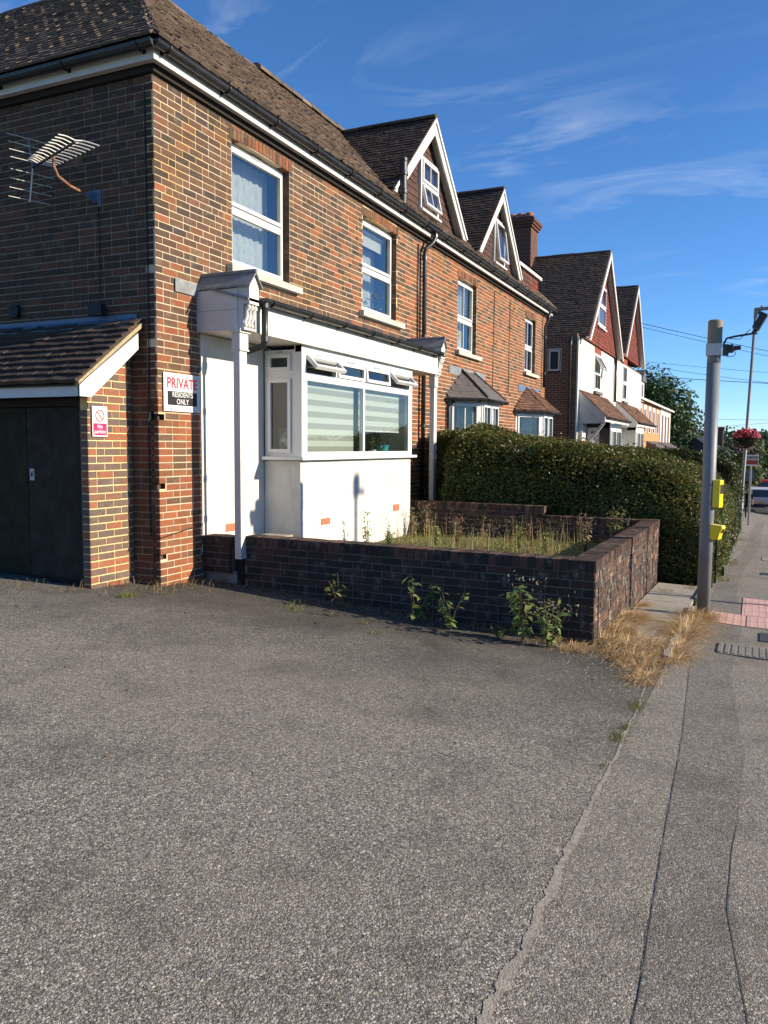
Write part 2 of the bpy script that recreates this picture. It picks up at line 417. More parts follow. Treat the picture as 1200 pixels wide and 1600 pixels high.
M_TILE_HANG = mat_tile('hung_tile', .12)
M_UPVC = mat_plain('white_upvc', (.62, .62, .605), .32, .5, .05, 3, .03, 60, dirt=(.55, .53, .48), damt=.12)
M_WHITE = mat_plain('white_paint', (.57, .555, .52), .55, .4, .1, 5, .25, 60, dirt=(.42, .39, .34), damt=.4, dscale=7)
M_RENDER = mat_render('white_render', (.60, .585, .535), (.36, .335, .285), .5)
M_GREYSOFF = mat_plain('soffit_paint', (.62, .60, .57), .6, .3, .12, 4, .2, 50, dirt=(.30, .28, .25), damt=.4)
M_BLACK = mat_plain('black_plastic', (.018, .019, .02), .38, .5, .2, 6, .08, 80, dirt=(.07, .07, .068), damt=.35)
M_LEAD = mat_plain('lead_sheet', (.20, .21, .225), .55, .5, .3, 6, .4, 40, dirt=(.42, .42, .41), damt=.6, dscale=9)
M_LEADBLUE = mat_plain('blue_lead', (.10, .155, .24), .55, .4, .25, 5, .3, 40, dirt=(.2, .23, .27), damt=.4)
M_STONE = mat_plain('stone_sill', (.50, .47, .41), .85, .2, .2, 8, .4, 90, dirt=(.19, .18, .15), damt=.6, dscale=7)
M_GLASS = mat_glass('window_glass', 2.3)
M_GLASSLO = mat_glass('lower_glass', 1.62)
M_DARK = mat_plain('dark_interior', (.045, .048, .052), .9, .1, .2)
M_ROOM = mat_plain('room_wall', (.30, .31, .31), .9, .1, .1)
M_CURTAIN = mat_plain('net_curtain', (.62, .64, .63), .9, .1, .15, 20, .2, 80)
M_NET = mat_plain('grey_net', (.50, .52, .53), .9, .1, .2, 14, .2, 80)
M_DOORWOOD = mat_plain('dark_door_board', (.046, .037, .029), .85, .1, .45, 7, .4, 50, dirt=(.10, .088, .074), damt=.4, dscale=4)
M_DOORGREEN = mat_plain('dark_green_door', (.036, .033, .019), .85, .1, .4, 7, .4, 50, dirt=(.065, .06, .04), damt=.5, dscale=3)
M_TIMBER = mat_plain('dark_timber', (.03, .024, .02), .8, .2, .3, 9, .4, 60)
M_GALV = mat_plain('galvanised_steel', (.19, .205, .22), .5, .4, .12, 5, .08, 70, dirt=(.2, .2, .2), damt=.3)
M_POLECAP = mat_plain('weathered_hood', (.26, .22, .16), .7, .3, .3, 12, .3, 60)
M_YELLOW = mat_plain('yellow_plastic', (.80, .60, .012), .35, .5, .06, 6, .04, 60)
M_ALU = mat_plain('pale_aluminium', (.72, .70, .64), .45, .5, .15, 15, .2, 80, metal=.2)
M_RUST = mat_plain('rusty_pipe', (.26, .125, .07), .8, .3, .5, 30, .5, 80, dirt=(.5, .4, .3), damt=.5, dscale=20)
M_SIGN = mat_plain('sign_white', (.62, .62, .61), .4, .5, .03, 3, .02, 60)
M_RED = mat_plain('sign_red', (.72, .025, .055), .4, .5, .03)
M_MAGENTA = mat_plain('sign_crimson', (.70, .02, .11), .4, .5, .03)
M_INK = mat_plain('sign_black', (.012, .012, .014), .6, .3, .03)
M_GREYLINE = mat_plain('sign_grey', (.32, .33, .36), .5, .4, .05)
M_TERRA = mat_plain('terracotta', (.40, .16, .09), .85, .2, .25, 30, .5, 90)
M_LEAF = mat_leaf('hedge_leaf', .25, .42)
M_LEAF2 = mat_leaf('weed_leaf', .4, .5)
M_TREE = mat_leaf('tree_leaf', .3, .5)
M_STRAW = mat_leaf('dry_straw', .25, .7)
M_BARK = mat_plain('bark', (.11, .085, .06), .95, .1, .35, 12, .8, 40)
M_CORE = mat_plain('hedge_twigs', (.022, .022, .012), .95, .05, .4, 20, .5, 50)
M_PINK = mat_plain('pink_tactile', (.58, .365, .33), .9, .2, .18, 7, .4, 120, dirt=(.40, .29, .26), damt=.4, dscale=9)
M_IRON = mat_plain('cast_iron', (.07, .062, .058), .6, .4, .3, 20, .3, 80, metal=.3)
M_TEAL = mat_plain('teal_glaze', (.03, .30, .32), .25, .5, .1)
M_CABLE = mat_plain('black_cable', (.012, .012, .013), .6, .3, .1)
M_FLOWER = mat_leaf('flower_petal', .3, .6)

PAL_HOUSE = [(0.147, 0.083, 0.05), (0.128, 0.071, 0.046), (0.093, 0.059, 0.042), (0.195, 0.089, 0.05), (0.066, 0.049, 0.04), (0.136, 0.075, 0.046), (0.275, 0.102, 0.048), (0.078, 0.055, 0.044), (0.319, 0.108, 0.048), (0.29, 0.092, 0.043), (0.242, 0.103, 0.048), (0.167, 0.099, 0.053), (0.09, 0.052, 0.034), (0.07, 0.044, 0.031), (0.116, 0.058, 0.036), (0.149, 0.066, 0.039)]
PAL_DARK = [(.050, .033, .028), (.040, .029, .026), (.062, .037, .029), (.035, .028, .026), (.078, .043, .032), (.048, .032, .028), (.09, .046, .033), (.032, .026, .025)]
PAL_SHED = [(.20, .125, .095), (.16, .115, .095), (.18, .12, .095), (.31, .12, .07), (.15, .11, .095), (.24, .12, .08), (.17, .115, .09), (.34, .13, .07)]
PAL_ROOF = [(0.181, 0.133, 0.105), (0.152, 0.113, 0.09), (0.217, 0.157, 0.117), (0.131, 0.099, 0.081), (0.196, 0.142, 0.12), (0.167, 0.123, 0.098), (0.232, 0.174, 0.135), (0.145, 0.109, 0.09)]
PAL_DTILE = [(.075, .058, .048), (.062, .048, .041), (.088, .066, .052), (.055, .044, .038), (.07, .053, .046), (.08, .06, .05), (.10, .07, .055), (.066, .052, .044)]
PAL_HANG = [(.10, .058, .045), (.085, .052, .042), (.115, .062, .046), (.075, .048, .04), (.095, .055, .045), (.105, .06, .048), (.09, .052, .042), (.08, .05, .042)]
PAL_RED = [(.20, .055, .042), (.17, .048, .038), (.23, .06, .045), (.15, .045, .038), (.19, .05, .04), (.21, .058, .045), (.18, .05, .04), (.16, .047, .038)]
PAL_BRTILE = [(.19, .105, .075), (.16, .09, .065), (.22, .12, .08), (.14, .08, .06), (.20, .10, .07), (.18, .10, .075), (.24, .12, .085), (.15, .085, .062)]

# ------------------------------------------------------------------ ground, pavement, road
def sheet(name, xs, ys, dz, mat, yoff=lambda x: 0.0):
    v = [(x, y + yoff(x), gz(x, y) + dz) for x in xs for y in ys]; n = len(ys)
    f = [(i * n + j, (i + 1) * n + j, (i + 1) * n + j + 1, i * n + j + 1) for i in range(len(xs) - 1) for j in range(n - 1)]
    return fast_mesh(name, v, f, np.ones((len(v), 3)), mat, kind='structure', smooth=True)
lin = lambda a, b, n: [a + (b - a) * i / n for i in range(n + 1)]
XS = lin(-6, 12, 18) + lin(14, 75, 30) + [85, 100, 115, 130, 160]
sheet('forecourt', [x for x in lin(-6, 7.6, 27)], [.61] + lin(1.0, 14, 26), 0.0, M_ASPH)
v = [(x, y, .10 + .012 * math.sin(x * 5 + y * 3)) for x in lin(7.36, 12.3, 24) for y in lin(1.4, 5.6, 20)]
fast_mesh('garden_ground', v, [(i * 21 + j, (i + 1) * 21 + j, (i + 1) * 21 + j + 1, i * 21 + j + 1) for i in range(24) for j in range(20)], np.ones((len(v), 3)), M_EARTH, kind='structure', smooth=True)
sheet('yard_ground', lin(12.5, 46, 30), [.75] + lin(1.5, 16, 12), -.03, M_EARTH)
sheet('pavement', XS, [-1.9, -1.2, -.6, 0, .3, .61], 0.0, M_PAVE, shift)
sheet('road', XS, [-9.2, -7, -5, -3, -2.02], -.115, M_ROAD, shift)
sheet('far_pavement', XS, [-11.2, -9.34], -.01, M_PAVE, shift)
# land out to the horizon, a bit below everything
bx = [-60, -20, -6] + lin(0, 160, 20)[1:] + [220, 320, 480, 700, 1200]
by = [-700, -300, -120, -50, -20, -8, -2, .6, 3, 8, 20, 60, 150, 400, 800]
def land_z(x, y):
    z = gz(x, max(-2, min(y, 8))) - .35
    if x > 110: z += 9.0 * (1 - math.exp(-((x - 110) / 160.0) ** 2)) * (0.75 + .25 * math.sin(y * .011 + 1))
    return z
fast_mesh('terrain', [(x, y, land_z(x, y)) for x in bx for y in by], [(i * len(by) + j, (i + 1) * len(by) + j, (i + 1) * len(by) + j + 1, i * len(by) + j + 1) for i in range(len(bx) - 1) for j in range(len(by) - 1)], np.ones((len(bx) * len(by), 3)), M_GRASSLAND, kind='structure', smooth=True)
# kerbs: single stones, 0.91 m long
kerb = thing('kerb', 'row of grey concrete kerb stones edging the pavement along the road', 'kerb', kind='structure')
for yk in (-1.9, -9.22):
    for i in range(52):
        x = -5 + i * .915
        if yk < -5 and i % 1: continue
        m = MB(); y = yk + shift(x)
        m.box((x, y - .125, gz(x, yk) - .13), (.905, 0, gz(x + .905, yk) - gz(x, yk)), (0, .125, 0), (0, 0, .135)); m.build('kerb_stone', M_CONC, kerb)

def ribbon(name, pts, widths, mat, dz, kind='structure', wob=.3, parent=None, step=.06):
    P = [np.array(p, float) for p in pts]; out = []; fs = []
    tot = sum(np.linalg.norm(P[i + 1] - P[i]) for i in range(len(P) - 1)); n = max(2, int(tot / step)); acc = 0; ph = rnd.uniform(0, 9)
    cum = [0]
    for i in range(len(P) - 1): cum.append(cum[-1] + np.linalg.norm(P[i + 1] - P[i]))
    for k in range(n + 1):
        s = tot * k / n; i = max(j for j in range(len(P) - 1) if cum[j] <= s + 1e-9); t = (s - cum[i]) / (cum[i + 1] - cum[i]); p = P[i] * (1 - t) + P[i + 1] * t
        d = (P[i + 1] - P[i]); d /= np.linalg.norm(d); nn = np.array([-d[1], d[0]]); w = widths[i] * (1 - t) + widths[i + 1] * t
        f1 = mnoise.noise((s * 7, ph, 0)) + .6 * mnoise.noise((s * 23, ph, 3)) + .35 * mnoise.noise((s * 60, ph, 5)); f2 = mnoise.noise((s * 7, ph, 9)) + .6 * mnoise.noise((s * 23, ph, 13)) + .35 * mnoise.noise((s * 60, ph, 15)); f3 = mnoise.noise((s * 3, ph, 20)) + .5 * mnoise.noise((s * 11, ph, 24))
        a = p + nn * (w * (.5 + wob * f1 * .7) + min(w, .012) * wob * f3); b = p - nn * (w * (.5 + wob * f2 * .7) - min(w, .012) * wob * f3)
        out += [(a[0], a[1], gz(a[0], a[1]) + dz), (b[0], b[1], gz(b[0], b[1]) + dz)]
        if k: fs.append((2 * k - 2, 2 * k - 1, 2 * k + 1, 2 * k))
    return fast_mesh(name, out, fs, np.ones((len(out), 3)), mat, parent, kind=kind)
ribbon('pavement_joint', [(1.6, .615), (2.6, .612), (3.3, .625), (4.3, .63), (5.6, .65), (6.2, .68)], [.032, .036, .030, .016, .012, .008], M_SAND, .0022, wob=1.0, step=.01)
ribbon('trench_repair', [(1.5, .07), (2.4, .11), (3.4, .16), (5.0, .17), (7.0, .28), (9.2, .24), (12, .33), (16, .30), (20, .12), (24, -.02), (31, -.05), (45, -.3)], [.40, .30, .27, .33, .32, .34, .3, .3, .32, .34, .36, .4], M_TRENCH, .0012, wob=.05)
ribbon('pavement_crack', [(1.6, .26), (2.35, .25), (3.4, .29), (5.0, .335), (7.2, .44)], [.002, .003, .003, .002, .0015], M_CRACK, .0028, wob=.8, step=.03)
ribbon('pavement_crack', [(1.6, -.07), (2.42, -.04), (3.0, .03), (3.5, .03), (3.8, .015), (5.0, 0.0)], [.004, .003, .005, .003, .002, .0015], M_CRACK, .0028, wob=.7, step=.03)
ribbon('pavement_crack', [(5.6, .60), (5.75, .3), (5.8, .05), (5.7, -.4)], [.003, .003, .003, .003], M_CRACK, .0028, wob=.7, step=.03)
ribbon('pavement_crack', [(12.6, .5), (12.7, -.2), (12.75, -1.2)], [.012, .012, .012], M_CRACK, .0028, wob=.4)
ribbon('pavement_crack', [(19.5, .45), (19.6, -1.2)], [.016, .016], M_CRACK, .0028, wob=.4)

# raised strip of slabs between the garden wall and the pavement, with its edging boards
slabs = thing('slab_strip', 'worn concrete slabs between the garden wall and the edging boards', 'slabs', kind='structure')
for i, (a, b) in enumerate([(7.35, 8.1), (8.11, 8.86), (8.87, 9.62), (9.63, 10.4), (10.41, 11.2), (11.21, 12.3)]):
    m = MB(); z0 = gz(a, .9); z1 = gz(b, .9)
    m.box((a, .66, z0 - .06), (b - a, 0, z1 - z0), (0, .57, .02), (0, 0, .075 + rnd.uniform(-.006, .006))); m.build('slab', M_CONC, slabs)
for a, b in ((7.0, 8.55), (8.56, 10.1), (10.9, 13.2), (13.25, 15.5)):
    m = MB(); m.box((a, .60, gz(a, .6) - .1), (b - a, 0, gz(b, .6) - gz(a, .6)), (0, .045, 0), (0, 0, .155)); m.build('edging_board', M_CONC, slabs)

# pink tactile paving, each block with its raised bars
tact = thing('tactile_paving', 'pink tactile paving blocks laid in an L at the crossing', 'paving', kind='structure')
def tact_block(x, y, s=.386):
    m = MB(); zz = lambda X, Y: gz(X, Y) + .006
    m.box((x, y, gz(x, y) - .05), (s, 0, gz(x + s, y) - gz(x, y)), (0, s, gz(x, y + s) - gz(x, y)), (0, 0, .058))
    for k in range(5):
        for q in range(5):
            bx_, by_ = x + s * (k + .5) / 5, y + s * (q + .5) / 5
            m.lathe((bx_, by_, gz(bx_, by_) + .007), (0, 0, 1), [(0, .016), (.005, .011)], 6)
    m.build('tactile_block', M_PINK, tact)
for i in range(2):
    for j in range(7): tact_block(9.42 + .4 * i, .04 - .4 * j + (.0 if j else 0))
for i in range(4):
    for j in range(6): tact_block(10.22 + .4 * i, -.30 - .4 * j)
# covers set in the pavement
grate = thing('ribbed_cover', 'grey ribbed metal service cover set in the pavement near the grey pole', 'cover')
m = MB(); y0, y1, x0_, x1_ = -.62, .25, 7.72, 8.24
m.box((x0_, y0, gz(x0_, y0) + .001), (x1_ - x0_, 0, gz(x1_, y0) - gz(x0_, y0)), (0, y1 - y0, gz(x0_, y1) - gz(x0_, y0)), (0, 0, .006)); m.build('plate', M_COVER, grate)
m = MB()
for k in range(15):
    y = y0 + .03 + k * .058; m.box((x0_ + .03, y, gz(x0_, y) + .006), (.46, 0, -.0198), (0, .030, 0), (0, 0, .009))
m.build('rib', M_COVER, grate, kind='stuff')
def cover(x, y, sx, sy, label, mat):
    t = thing('manhole_cover', label, 'manhole cover')
    m = MB(); m.box((x, y, gz(x, y) + .001), (sx, 0, gz(x + sx, y) - gz(x, y)), (0, sy, gz(x, y + sy) - gz(x, y)), (0, 0, .008)); m.build('frame', mat, t)
    m = MB()
    for i in range(4):
        for j in range(4): m.box((x + .03 + i * (sx - .05) / 4, y + .03 + j * (sy - .05) / 4, gz(x, y) - .043 * (.03 + i * (sx - .05) / 4) + .009), ((sx - .1) / 5, 0, -.043 * (sx - .1) / 5), (0, (sy - .1) / 5, 0), (0, 0, .006))
    m.build('stud', mat, t, kind='stuff')
cover(8.62, -.42, .5, .32, 'dark iron manhole cover beside the pink tactile paving', M_IRON)
cover(19.0, -.62, 1.1, .42, 'pale square service cover far along the pavement before the lamp post', M_CONC)
cover(15.6, -.5, .4, .35, 'small dark drain grille in the pavement beyond the tactile paving', M_IRON)

# ------------------------------------------------------------------ near house
XV, YV, ZV = Vector((1, 0, 0)), Vector((0, 1, 0)), Vector((0, 0, 1))
def sub_rects(s0, s1, t0, t1, holes):            # a face with rectangular holes, as rectangles
    ss = sorted({s0, s1} | {min(max(h, s0), s1) for H_ in holes for h in H_[:2]}); ts = sorted({t0, t1} | {min(max(h, t0), t1) for H_ in holes for h in H_[2:4]})
    for a, b in zip(ss, ss[1:]):
        for c, d in zip(ts, ts[1:]):
            if b - a > 1e-5 and d - c > 1e-5 and not any(h[0] <= (a + b) / 2 <= h[1] and h[2] <= (c + d) / 2 <= h[3] for h in holes): yield a, b, c, d
def window(parent, name, P, U, N, W, Hh, cols=1, rows=1, split=None, frame=.06, bars=0, sill=None, open_rows=(), glass=None, curtain=None, depth=.06, room=True, label=None, vents=True, roomd=.9, sash=True):
    """white frame with its sashes and panes; P lower left corner of the outer face"""
    P, U, N = Vector(P), Vector(U).normalized(), Vector(N).normalized(); Z = ZV; glass = glass or M_GLASS
    m = MB(); e = frame
    bx = lambda mb, a, b, c, d, n0, n1: mb.box(P + U * a + Z * c + N * n0, U * (b - a), N * (n1 - n0), Z * (d - c))
    bx(m, 0, W, 0, e, -depth, 0); bx(m, 0, W, Hh - e, Hh, -depth, 0); bx(m, 0, e, e, Hh - e, -depth, 0); bx(m, W - e, W, e, Hh - e, -depth, 0)
    ys = [e] + ([Hh * s for s in split] if split else [Hh * (i + 1) / rows for i in range(rows - 1)]) + [Hh - e]
    xs = [e] + [W * (i + 1) / cols for i in range(cols - 1)] + [W - e]
    for y in ys[1:-1]: bx(m, e, W - e, y - e * .5, y + e * .5, -depth, -.001)
    for x in xs[1:-1]: bx(m, x - e * .5, x + e * .5, e, Hh - e, -depth, -.002)
    win = m.build(name, M_UPVC, parent, label=label)
    hf = e * .5
    for j in range(len(ys) - 1):
        for i in range(len(xs) - 1):
            a, b = xs[i] + (hf if i else 0), xs[i + 1] - (hf if i < len(xs) - 2 else 0); c, d = ys[j] + (hf if j else 0), ys[j + 1] - (hf if j < len(ys) - 2 else 0)
            ang = 0.0
            for oj, oi, an in open_rows:
                if oj == j and (oi is None or oi == i): ang = an
            ca, sa = math.cos(ang), math.sin(ang)           # top hung: swings out about its top edge
            top = P + U * a + Z * d + N * .004
            dn = -Z * ca + N * sa; on = N * ca + Z * sa
            bs = lambda mb, p, q, r, t, n0, n1: mb.box(top + U * p + dn * r + on * n0, U * (q - p), dn * (t - r), on * (n1 - n0))
            w_, h_ = b - a, d - c; k = .042
            if sash or ang:
                m = MB(); bs(m, 0, w_, 0, k, -.03, .018); bs(m, 0, w_, h_ - k, h_, -.03, .018); bs(m, 0, k, k, h_ - k, -.03, .018); bs(m, w_ - k, w_, k, h_ - k, -.03, .018)
                for q in range(bars): bs(m, k + (w_ - 2 * k) * (q + 1) / (bars + 1) - .011, k + (w_ - 2 * k) * (q + 1) / (bars + 1) + .011, k, h_ - k, -.02, .008)
                m.build('sash', M_UPVC, win)
            else: k = .0
            m = MB(); q0 = top + on * -.012
            m.quad(q0 + U * k + dn * (h_ - k), q0 + U * (w_ - k) + dn * (h_ - k), q0 + U * (w_ - k) + dn * k, q0 + U * k + dn * k); m.build('pane', glass, win)
            if ang:
                m = MB(); hx = top + U * .03 + dn * (h_ * .5)
                for uu in (.03, w_ - .05): m.tube([top + U * uu + dn * (h_ * .95) + on * -.02, P + U * (a + uu) + Z * (c + h_ * .35) + N * -.02], .007, 5)
                m.build('stay', M_GALV, win)
    if vents:
        m = MB(); y = Hh - e * .5; bx(m, W * .40, W * .60, y - .008, y + .008, .001, .010); m.build('trickle_vent', M_GREYLINE, win)
    if sill:
        ov, dp, zz, mt = sill; m = MB(); m.box(P + U * -ov + Z * -zz + N * -.05, U * (W + 2 * ov), N * (dp + .05), Z * (zz - .004)); m.build('sill', mt, win)
    if room:
        m = MB(); q = P - N * (depth + .012); R = -N * roomd; a, b, c, d = -.05, W + .05, -.05, Hh + .05
        p = lambda x, z, k: q + U * x + Z * z + R * k
        m.quad(p(a, c, 1), p(b, c, 1), p(b, d, 1), p(a, d, 1)); m.quad(p(a, c, 0), p(a, c, 1), p(a, d, 1), p(a, d, 0)); m.quad(p(b, c, 1), p(b, c, 0), p(b, d, 0), p(b, d, 1))
        m.quad(p(a, c, 0), p(b, c, 0), p(b, c, 1), p(a, c, 1)); m.quad(p(a, d, 1), p(b, d, 1), p(b, d, 0), p(a, d, 0)); m.build('room_recess', M_DARK, win)
    return win
def curtain(label, P, U, N, W, Hh, amp=.03, waves=5, mat=None, top=None, group=None, name='curtain'):
    P, U, N = Vector(P), Vector(U), Vector(N); n = 40; v = []; f = []
    for i in range(n + 1):
        s = i / n; o = amp * math.sin(s * waves * 2 * math.pi) + amp * .4 * math.sin(s * waves * 4.4 + 1)
        v += [P + U * (W * s) + N * o, P + U * (W * (s if top is None else s * top)) + N * o * .7 + ZV * Hh]
        if i: f.append((2 * i - 2, 2 * i, 2 * i + 1, 2 * i - 1))
    o = fast_mesh(name, v, f, np.ones((len(v), 3)), mat or M_CURTAIN, smooth=True); return tag(o, label, 'curtain', group)

house = thing('brick_house', 'long two-storey brown brick house with white porch and tiled dormers', 'house')
HW = 16.6; ZT = 5.21; ZB = -.85
OPEN = [(1.33, 2.60, 3.60, 5.04), (4.74, 6.03, 3.60, 5.05), (9.10, 10.31, 3.47, 4.95), (14.34, 15.42, 3.49, 4.94)]
BAYH = [(.73, 5.42, ZB - .1, 2.72), (8.75, 10.8, ZB - .1, 2.40), (13.7, 16.0, ZB - .1, 2.40)]
holes = [(a, b, c - ZB, d - ZB + .13) for a, b, c, d in OPEN] + [(a, b, c - ZB, d - ZB) for a, b, c, d in BAYH]
front = MB()
for a, b, c, d in sub_rects(.1, HW - .1, 0, ZT - ZB, [(h[0], h[1], h[2], h[3]) for h in holes]):
    front.quad(H(a, -.0035, ZB + c), H(b, -.0035, ZB + c), H(b, -.0035, ZB + d), H(a, -.0035, ZB + d))
front.hbox(.004, .1, -.1, -.0035, 2.0, ZT);  front.hbox(HW - .1, HW - .004, -.1, -.0035, ZB, ZT)
for a, b, c, d in OPEN:         # mortar of the reveals and of the flat arches
    front.hbox(a - .1, a - .006, -.112, -.0066, c, d); front.hbox(b + .006, b + .1, -.112, -.0066, c, d); front.hbox(a - .1, b + .1, -.112, -.0064, d + .006, d + .125)
front_wall = front.build('front_wall', M_MORTAR, house)
m = MB(); m.hbox(.06, .1, -.1, -.06, ZB, 2.0, (.09, .06, .05)); m.build('corner_core', M_BRICK_DARK, house)
for z0, z1 in ((ZB, .32), (.40, 1.06), (1.14, 1.76), (1.84, 1.999)):
    m = MB(); m.hbox(.006, .1, -.059, -.004, z0, z1); m.build('corner_mortar', M_MORTAR, house)
L = Laid()
def pick_front(s, t):
    z = ZB + t
    if s > 6.6: return rnd.choice((5, 8, 9, 10, 10, 9, 6, 3, 0, 1, 7, 11, 9, 10, 6, 3, 8))
    if s < .75 and z < 2.0: return rnd.choice((8, 8, 9, 10, 6, 0, 8, 6))
    if z < 3.1 and s < .75: return rnd.choice((8, 6, 0, 3, 1, 9))
    if s > 3.8: return rnd.choice((0, 1, 3, 2, 7, 6, 9, 10, 8, 5, 11, 0, 4, 1, 7))
    return rnd.choice((0, 1, 2, 3, 4, 5, 7, 0, 1, 2, 6, 4, 5, 3, 11, 7, 1))
def broken(s, t):
    z = ZB + t
    return s < .13 and any(abs(z - k) < .04 for k in (1.80, 1.10, .36))
lay_bricks(L, H(0, 0, ZB), XV, ZV, -YV, HW, ZT - ZB, holes, pick_front, depth=.09, skip=broken, jit=.0016)
for a, b, c, d in OPEN:
    n = int((b - a + .1) / .0745); st = (b - a + .1) / n
    for k in range(n):
        uu = a - .05 + (k + .5) * st; q = (uu - (a + b) / 2) / ((b - a) / 2); rise = .035 * (1 - q * q)
        L.put(H(uu, 0.001 + rnd.uniform(0, .004), d + .058 + rise * .6), ZV, -XV, -YV, .125, st - .009, .1, rnd.choice((3, 6, 9, 10, 5, 0, 2, 11)))
    for k in range(int((d - c) / .0745)):
        z = d - (k + .5) * .0745; l = rnd.choice((.1, .1))
        L.put(H(b, -.054, z), YV, ZV, -XV, l, .0645, .05, rnd.choice((0, 1, 2, 5, 7, 4))); L.put(H(a, -.054, z), -YV, ZV, XV, l, .0645, .05, rnd.choice((0, 1, 2, 5, 7)))
# end wall
EW = 9.0; ZB2 = -.1
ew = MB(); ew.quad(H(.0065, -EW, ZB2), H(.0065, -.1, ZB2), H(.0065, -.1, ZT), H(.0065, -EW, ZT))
m = MB(); m.quad(H(HW, 0, ZB), H(HW, -EW, ZB), H(HW, -EW, ZT), H(HW, 0, ZT)); m.build('far_end_wall', M_MORTAR, house)
lay_bricks(L, H(0, -EW, ZB2), -YV, ZV, -XV, EW, ZT - ZB2, [], lambda s, t: rnd.choice((12, 13, 14, 12, 13, 15, 12, 14, 13, 2, 14, 12)) if t > 2.2 else rnd.choice((14, 15, 15, 2, 15, 1, 14, 12)), depth=.05, skip=lambda s, t: broken(EW - s, t - .75), start=1, jit=.0016)  # darker bricks picked so the colour deepens the shade on this wall
end_wall = ew.build('end_wall', M_MORTAR_SHADE, house)
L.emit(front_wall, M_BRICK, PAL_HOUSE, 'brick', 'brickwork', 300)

# eaves: soffit, white fascia, black gutter with brackets
m = MB(); m.hbox(-.12, HW + .2, -.02, .112, 5.292, 5.305); m.hbox(-.12, -.02, -EW, -.02, 5.292, 5.305); soff = m.build('soffit', M_GREYSOFF, house)
m = MB(); m.hbox(-.14, HW + .2, .112, .135, 5.275, 5.44); m.hbox(-.14, -.117, -EW, .112, 5.275, 5.44); m.build('fascia', M_WHITE, house)
m = MB(); m.hbox(-.04, HW, 0.004, .045, 5.215, 5.291); m.hbox(-.045, -.002, -EW, 0.003, 5.215, 5.291); m.build('eaves_shade_strip', M_TIMBER, house)  # dark strip that paints the shadow band between soffit and brickwork
def gutter(parent, A, B, out, r=.058, bracket=.9, name='gutter'):
    A, B, out = Vector(A), Vector(B), Vector(out).normalized(); m = MB(); n = 9
    for rr, flip in ((r, 0), (r - .006, 1)):
        vs = []; fs = []
        for p in (A, B):
            for k in range(n + 1):
                a = math.pi * k / n; vs.append(p + out * (-math.cos(a) * rr) - ZV * (math.sin(a) * rr))
        for k in range(n):
            q = (k, k + 1, k + 2 + n, k + 1 + n); fs.append(q if flip else q[::-1])
        m.add(vs, fs)
    for p, k in ((A, 1), (B, 0)):
        vs = [p + out * (-math.cos(math.pi * i / n) * r) - ZV * (math.sin(math.pi * i / n) * r) for i in range(n + 1)]; m.add(vs, [tuple(range(n + 1))])
    m.tube([A + out * r, B + out * r], .007, 5); m.tube([A - out * r, B - out * r], .006, 5)
    g_ = m.build(name, M_BLACK, parent, smooth=False)
    d = (B - A); Ln = d.length; d.normalize(); k = int(Ln / bracket)
    for i in range(k + 1):
        p = A + d * (.18 + i * (Ln - .36) / max(1, k)); b = MB()
        b.tube([p + out * (-math.cos(math.pi * j / 8) * (r + .006)) - ZV * (math.sin(math.pi * j / 8) * (r + .006)) for j in range(9)], .011, 5)
        b.box(p - out * (r + .03) - d * .02 - ZV * .07, d * .04, out * .025, ZV * .11); b.build('gutter_bracket', M_BLACK, g_)
    return g_
gutter(house, H(-.21, .20, 5.41), H(HW + .25, .20, 5.41), -YV, bracket=.95)
gutter(house, H(-.21, -EW, 5.40), H(-.21, .20, 5.40), -XV, bracket=.95)
def pipe(parent, path, r, mat=None, name='downpipe', collars=()):
    m = MB(); m.tube(path, r, 10); o = m.build(name, mat or M_BLACK, parent, smooth=True)
    for c in collars:
        b = MB(); b.tube([Vector(c) - ZV * .03, Vector(c) + ZV * .03], r + .010, 10); b.build('pipe_collar', mat or M_BLACK, o)
    return o
pipe(house, [H(7.28, .20, 5.36), H(7.28, .20, 5.26), H(7.22, .17, 5.16), H(7.12, .09, 5.06), H(7.10, .075, 4.95), H(7.10, .075, -.4)], .04, collars=[H(7.10, .075, 4.88), H(7.10, .075, 3.5), H(7.1, .075, 1.9), H(7.28, .20, 5.3)])
pipe(house, [H(16.25, .20, 5.33), H(16.22, .15, 5.1), H(16.2, .07, 4.9), H(16.2, .07, 3.2)], .035, collars=[H(16.2, .07, 4.6), H(16.2, .07, 3.6)])
pipe(house, [H(6.93, .02, 5.1), H(6.93, .02, 3.4)], .012, name='cable_run')
pipe(house, [H(11.55, .012, 5.08), H(11.53, .012, 3.2), H(11.52, .012, .6)], .008, name='cable_run')
pipe(house, [H(12.85, .012, 5.05), H(12.83, .012, 3.6), H(12.80, .02, 2.85), H(12.9, .03, 2.78), H(13.05, .02, 2.85)], .008, name='cable_run')

# main roof: hipped at the corner and at the far end
ZE, WE = 5.455, .225; RH = 2.05; ZR = 7.64; TP = (ZR - ZE) / (RH + WE); UE = -.235
SL = math.hypot(ZR - ZE, RH + WE); VS = Vector((0, (RH + WE), ZR - ZE)).normalized(); NS = Vector((0, -(ZR - ZE), RH + WE)).normalized()
RUE = HW + .3
roof = MB()
roof.add([H(UE, WE, ZE), H(RUE, WE, ZE), H(RUE - 2.0, -RH, ZR), H(-UE + RH + UE, -RH, ZR), H(UE, -EW, ZE), H(RH, -EW, ZR), H(RUE, -RH - 2.44, ZE), H(RH + 2.44, -RH - 2.44, ZE), H(RH + 2.44, -EW, ZE)],
         [(0, 1, 2, 3), (0, 3, 5, 4), (1, 6, 2), (3, 2, 6, 7), (3, 7, 8, 5)], PAL_ROOF[0])
main_roof = roof.build('roof', M_TILE, house)
LR = Laid()
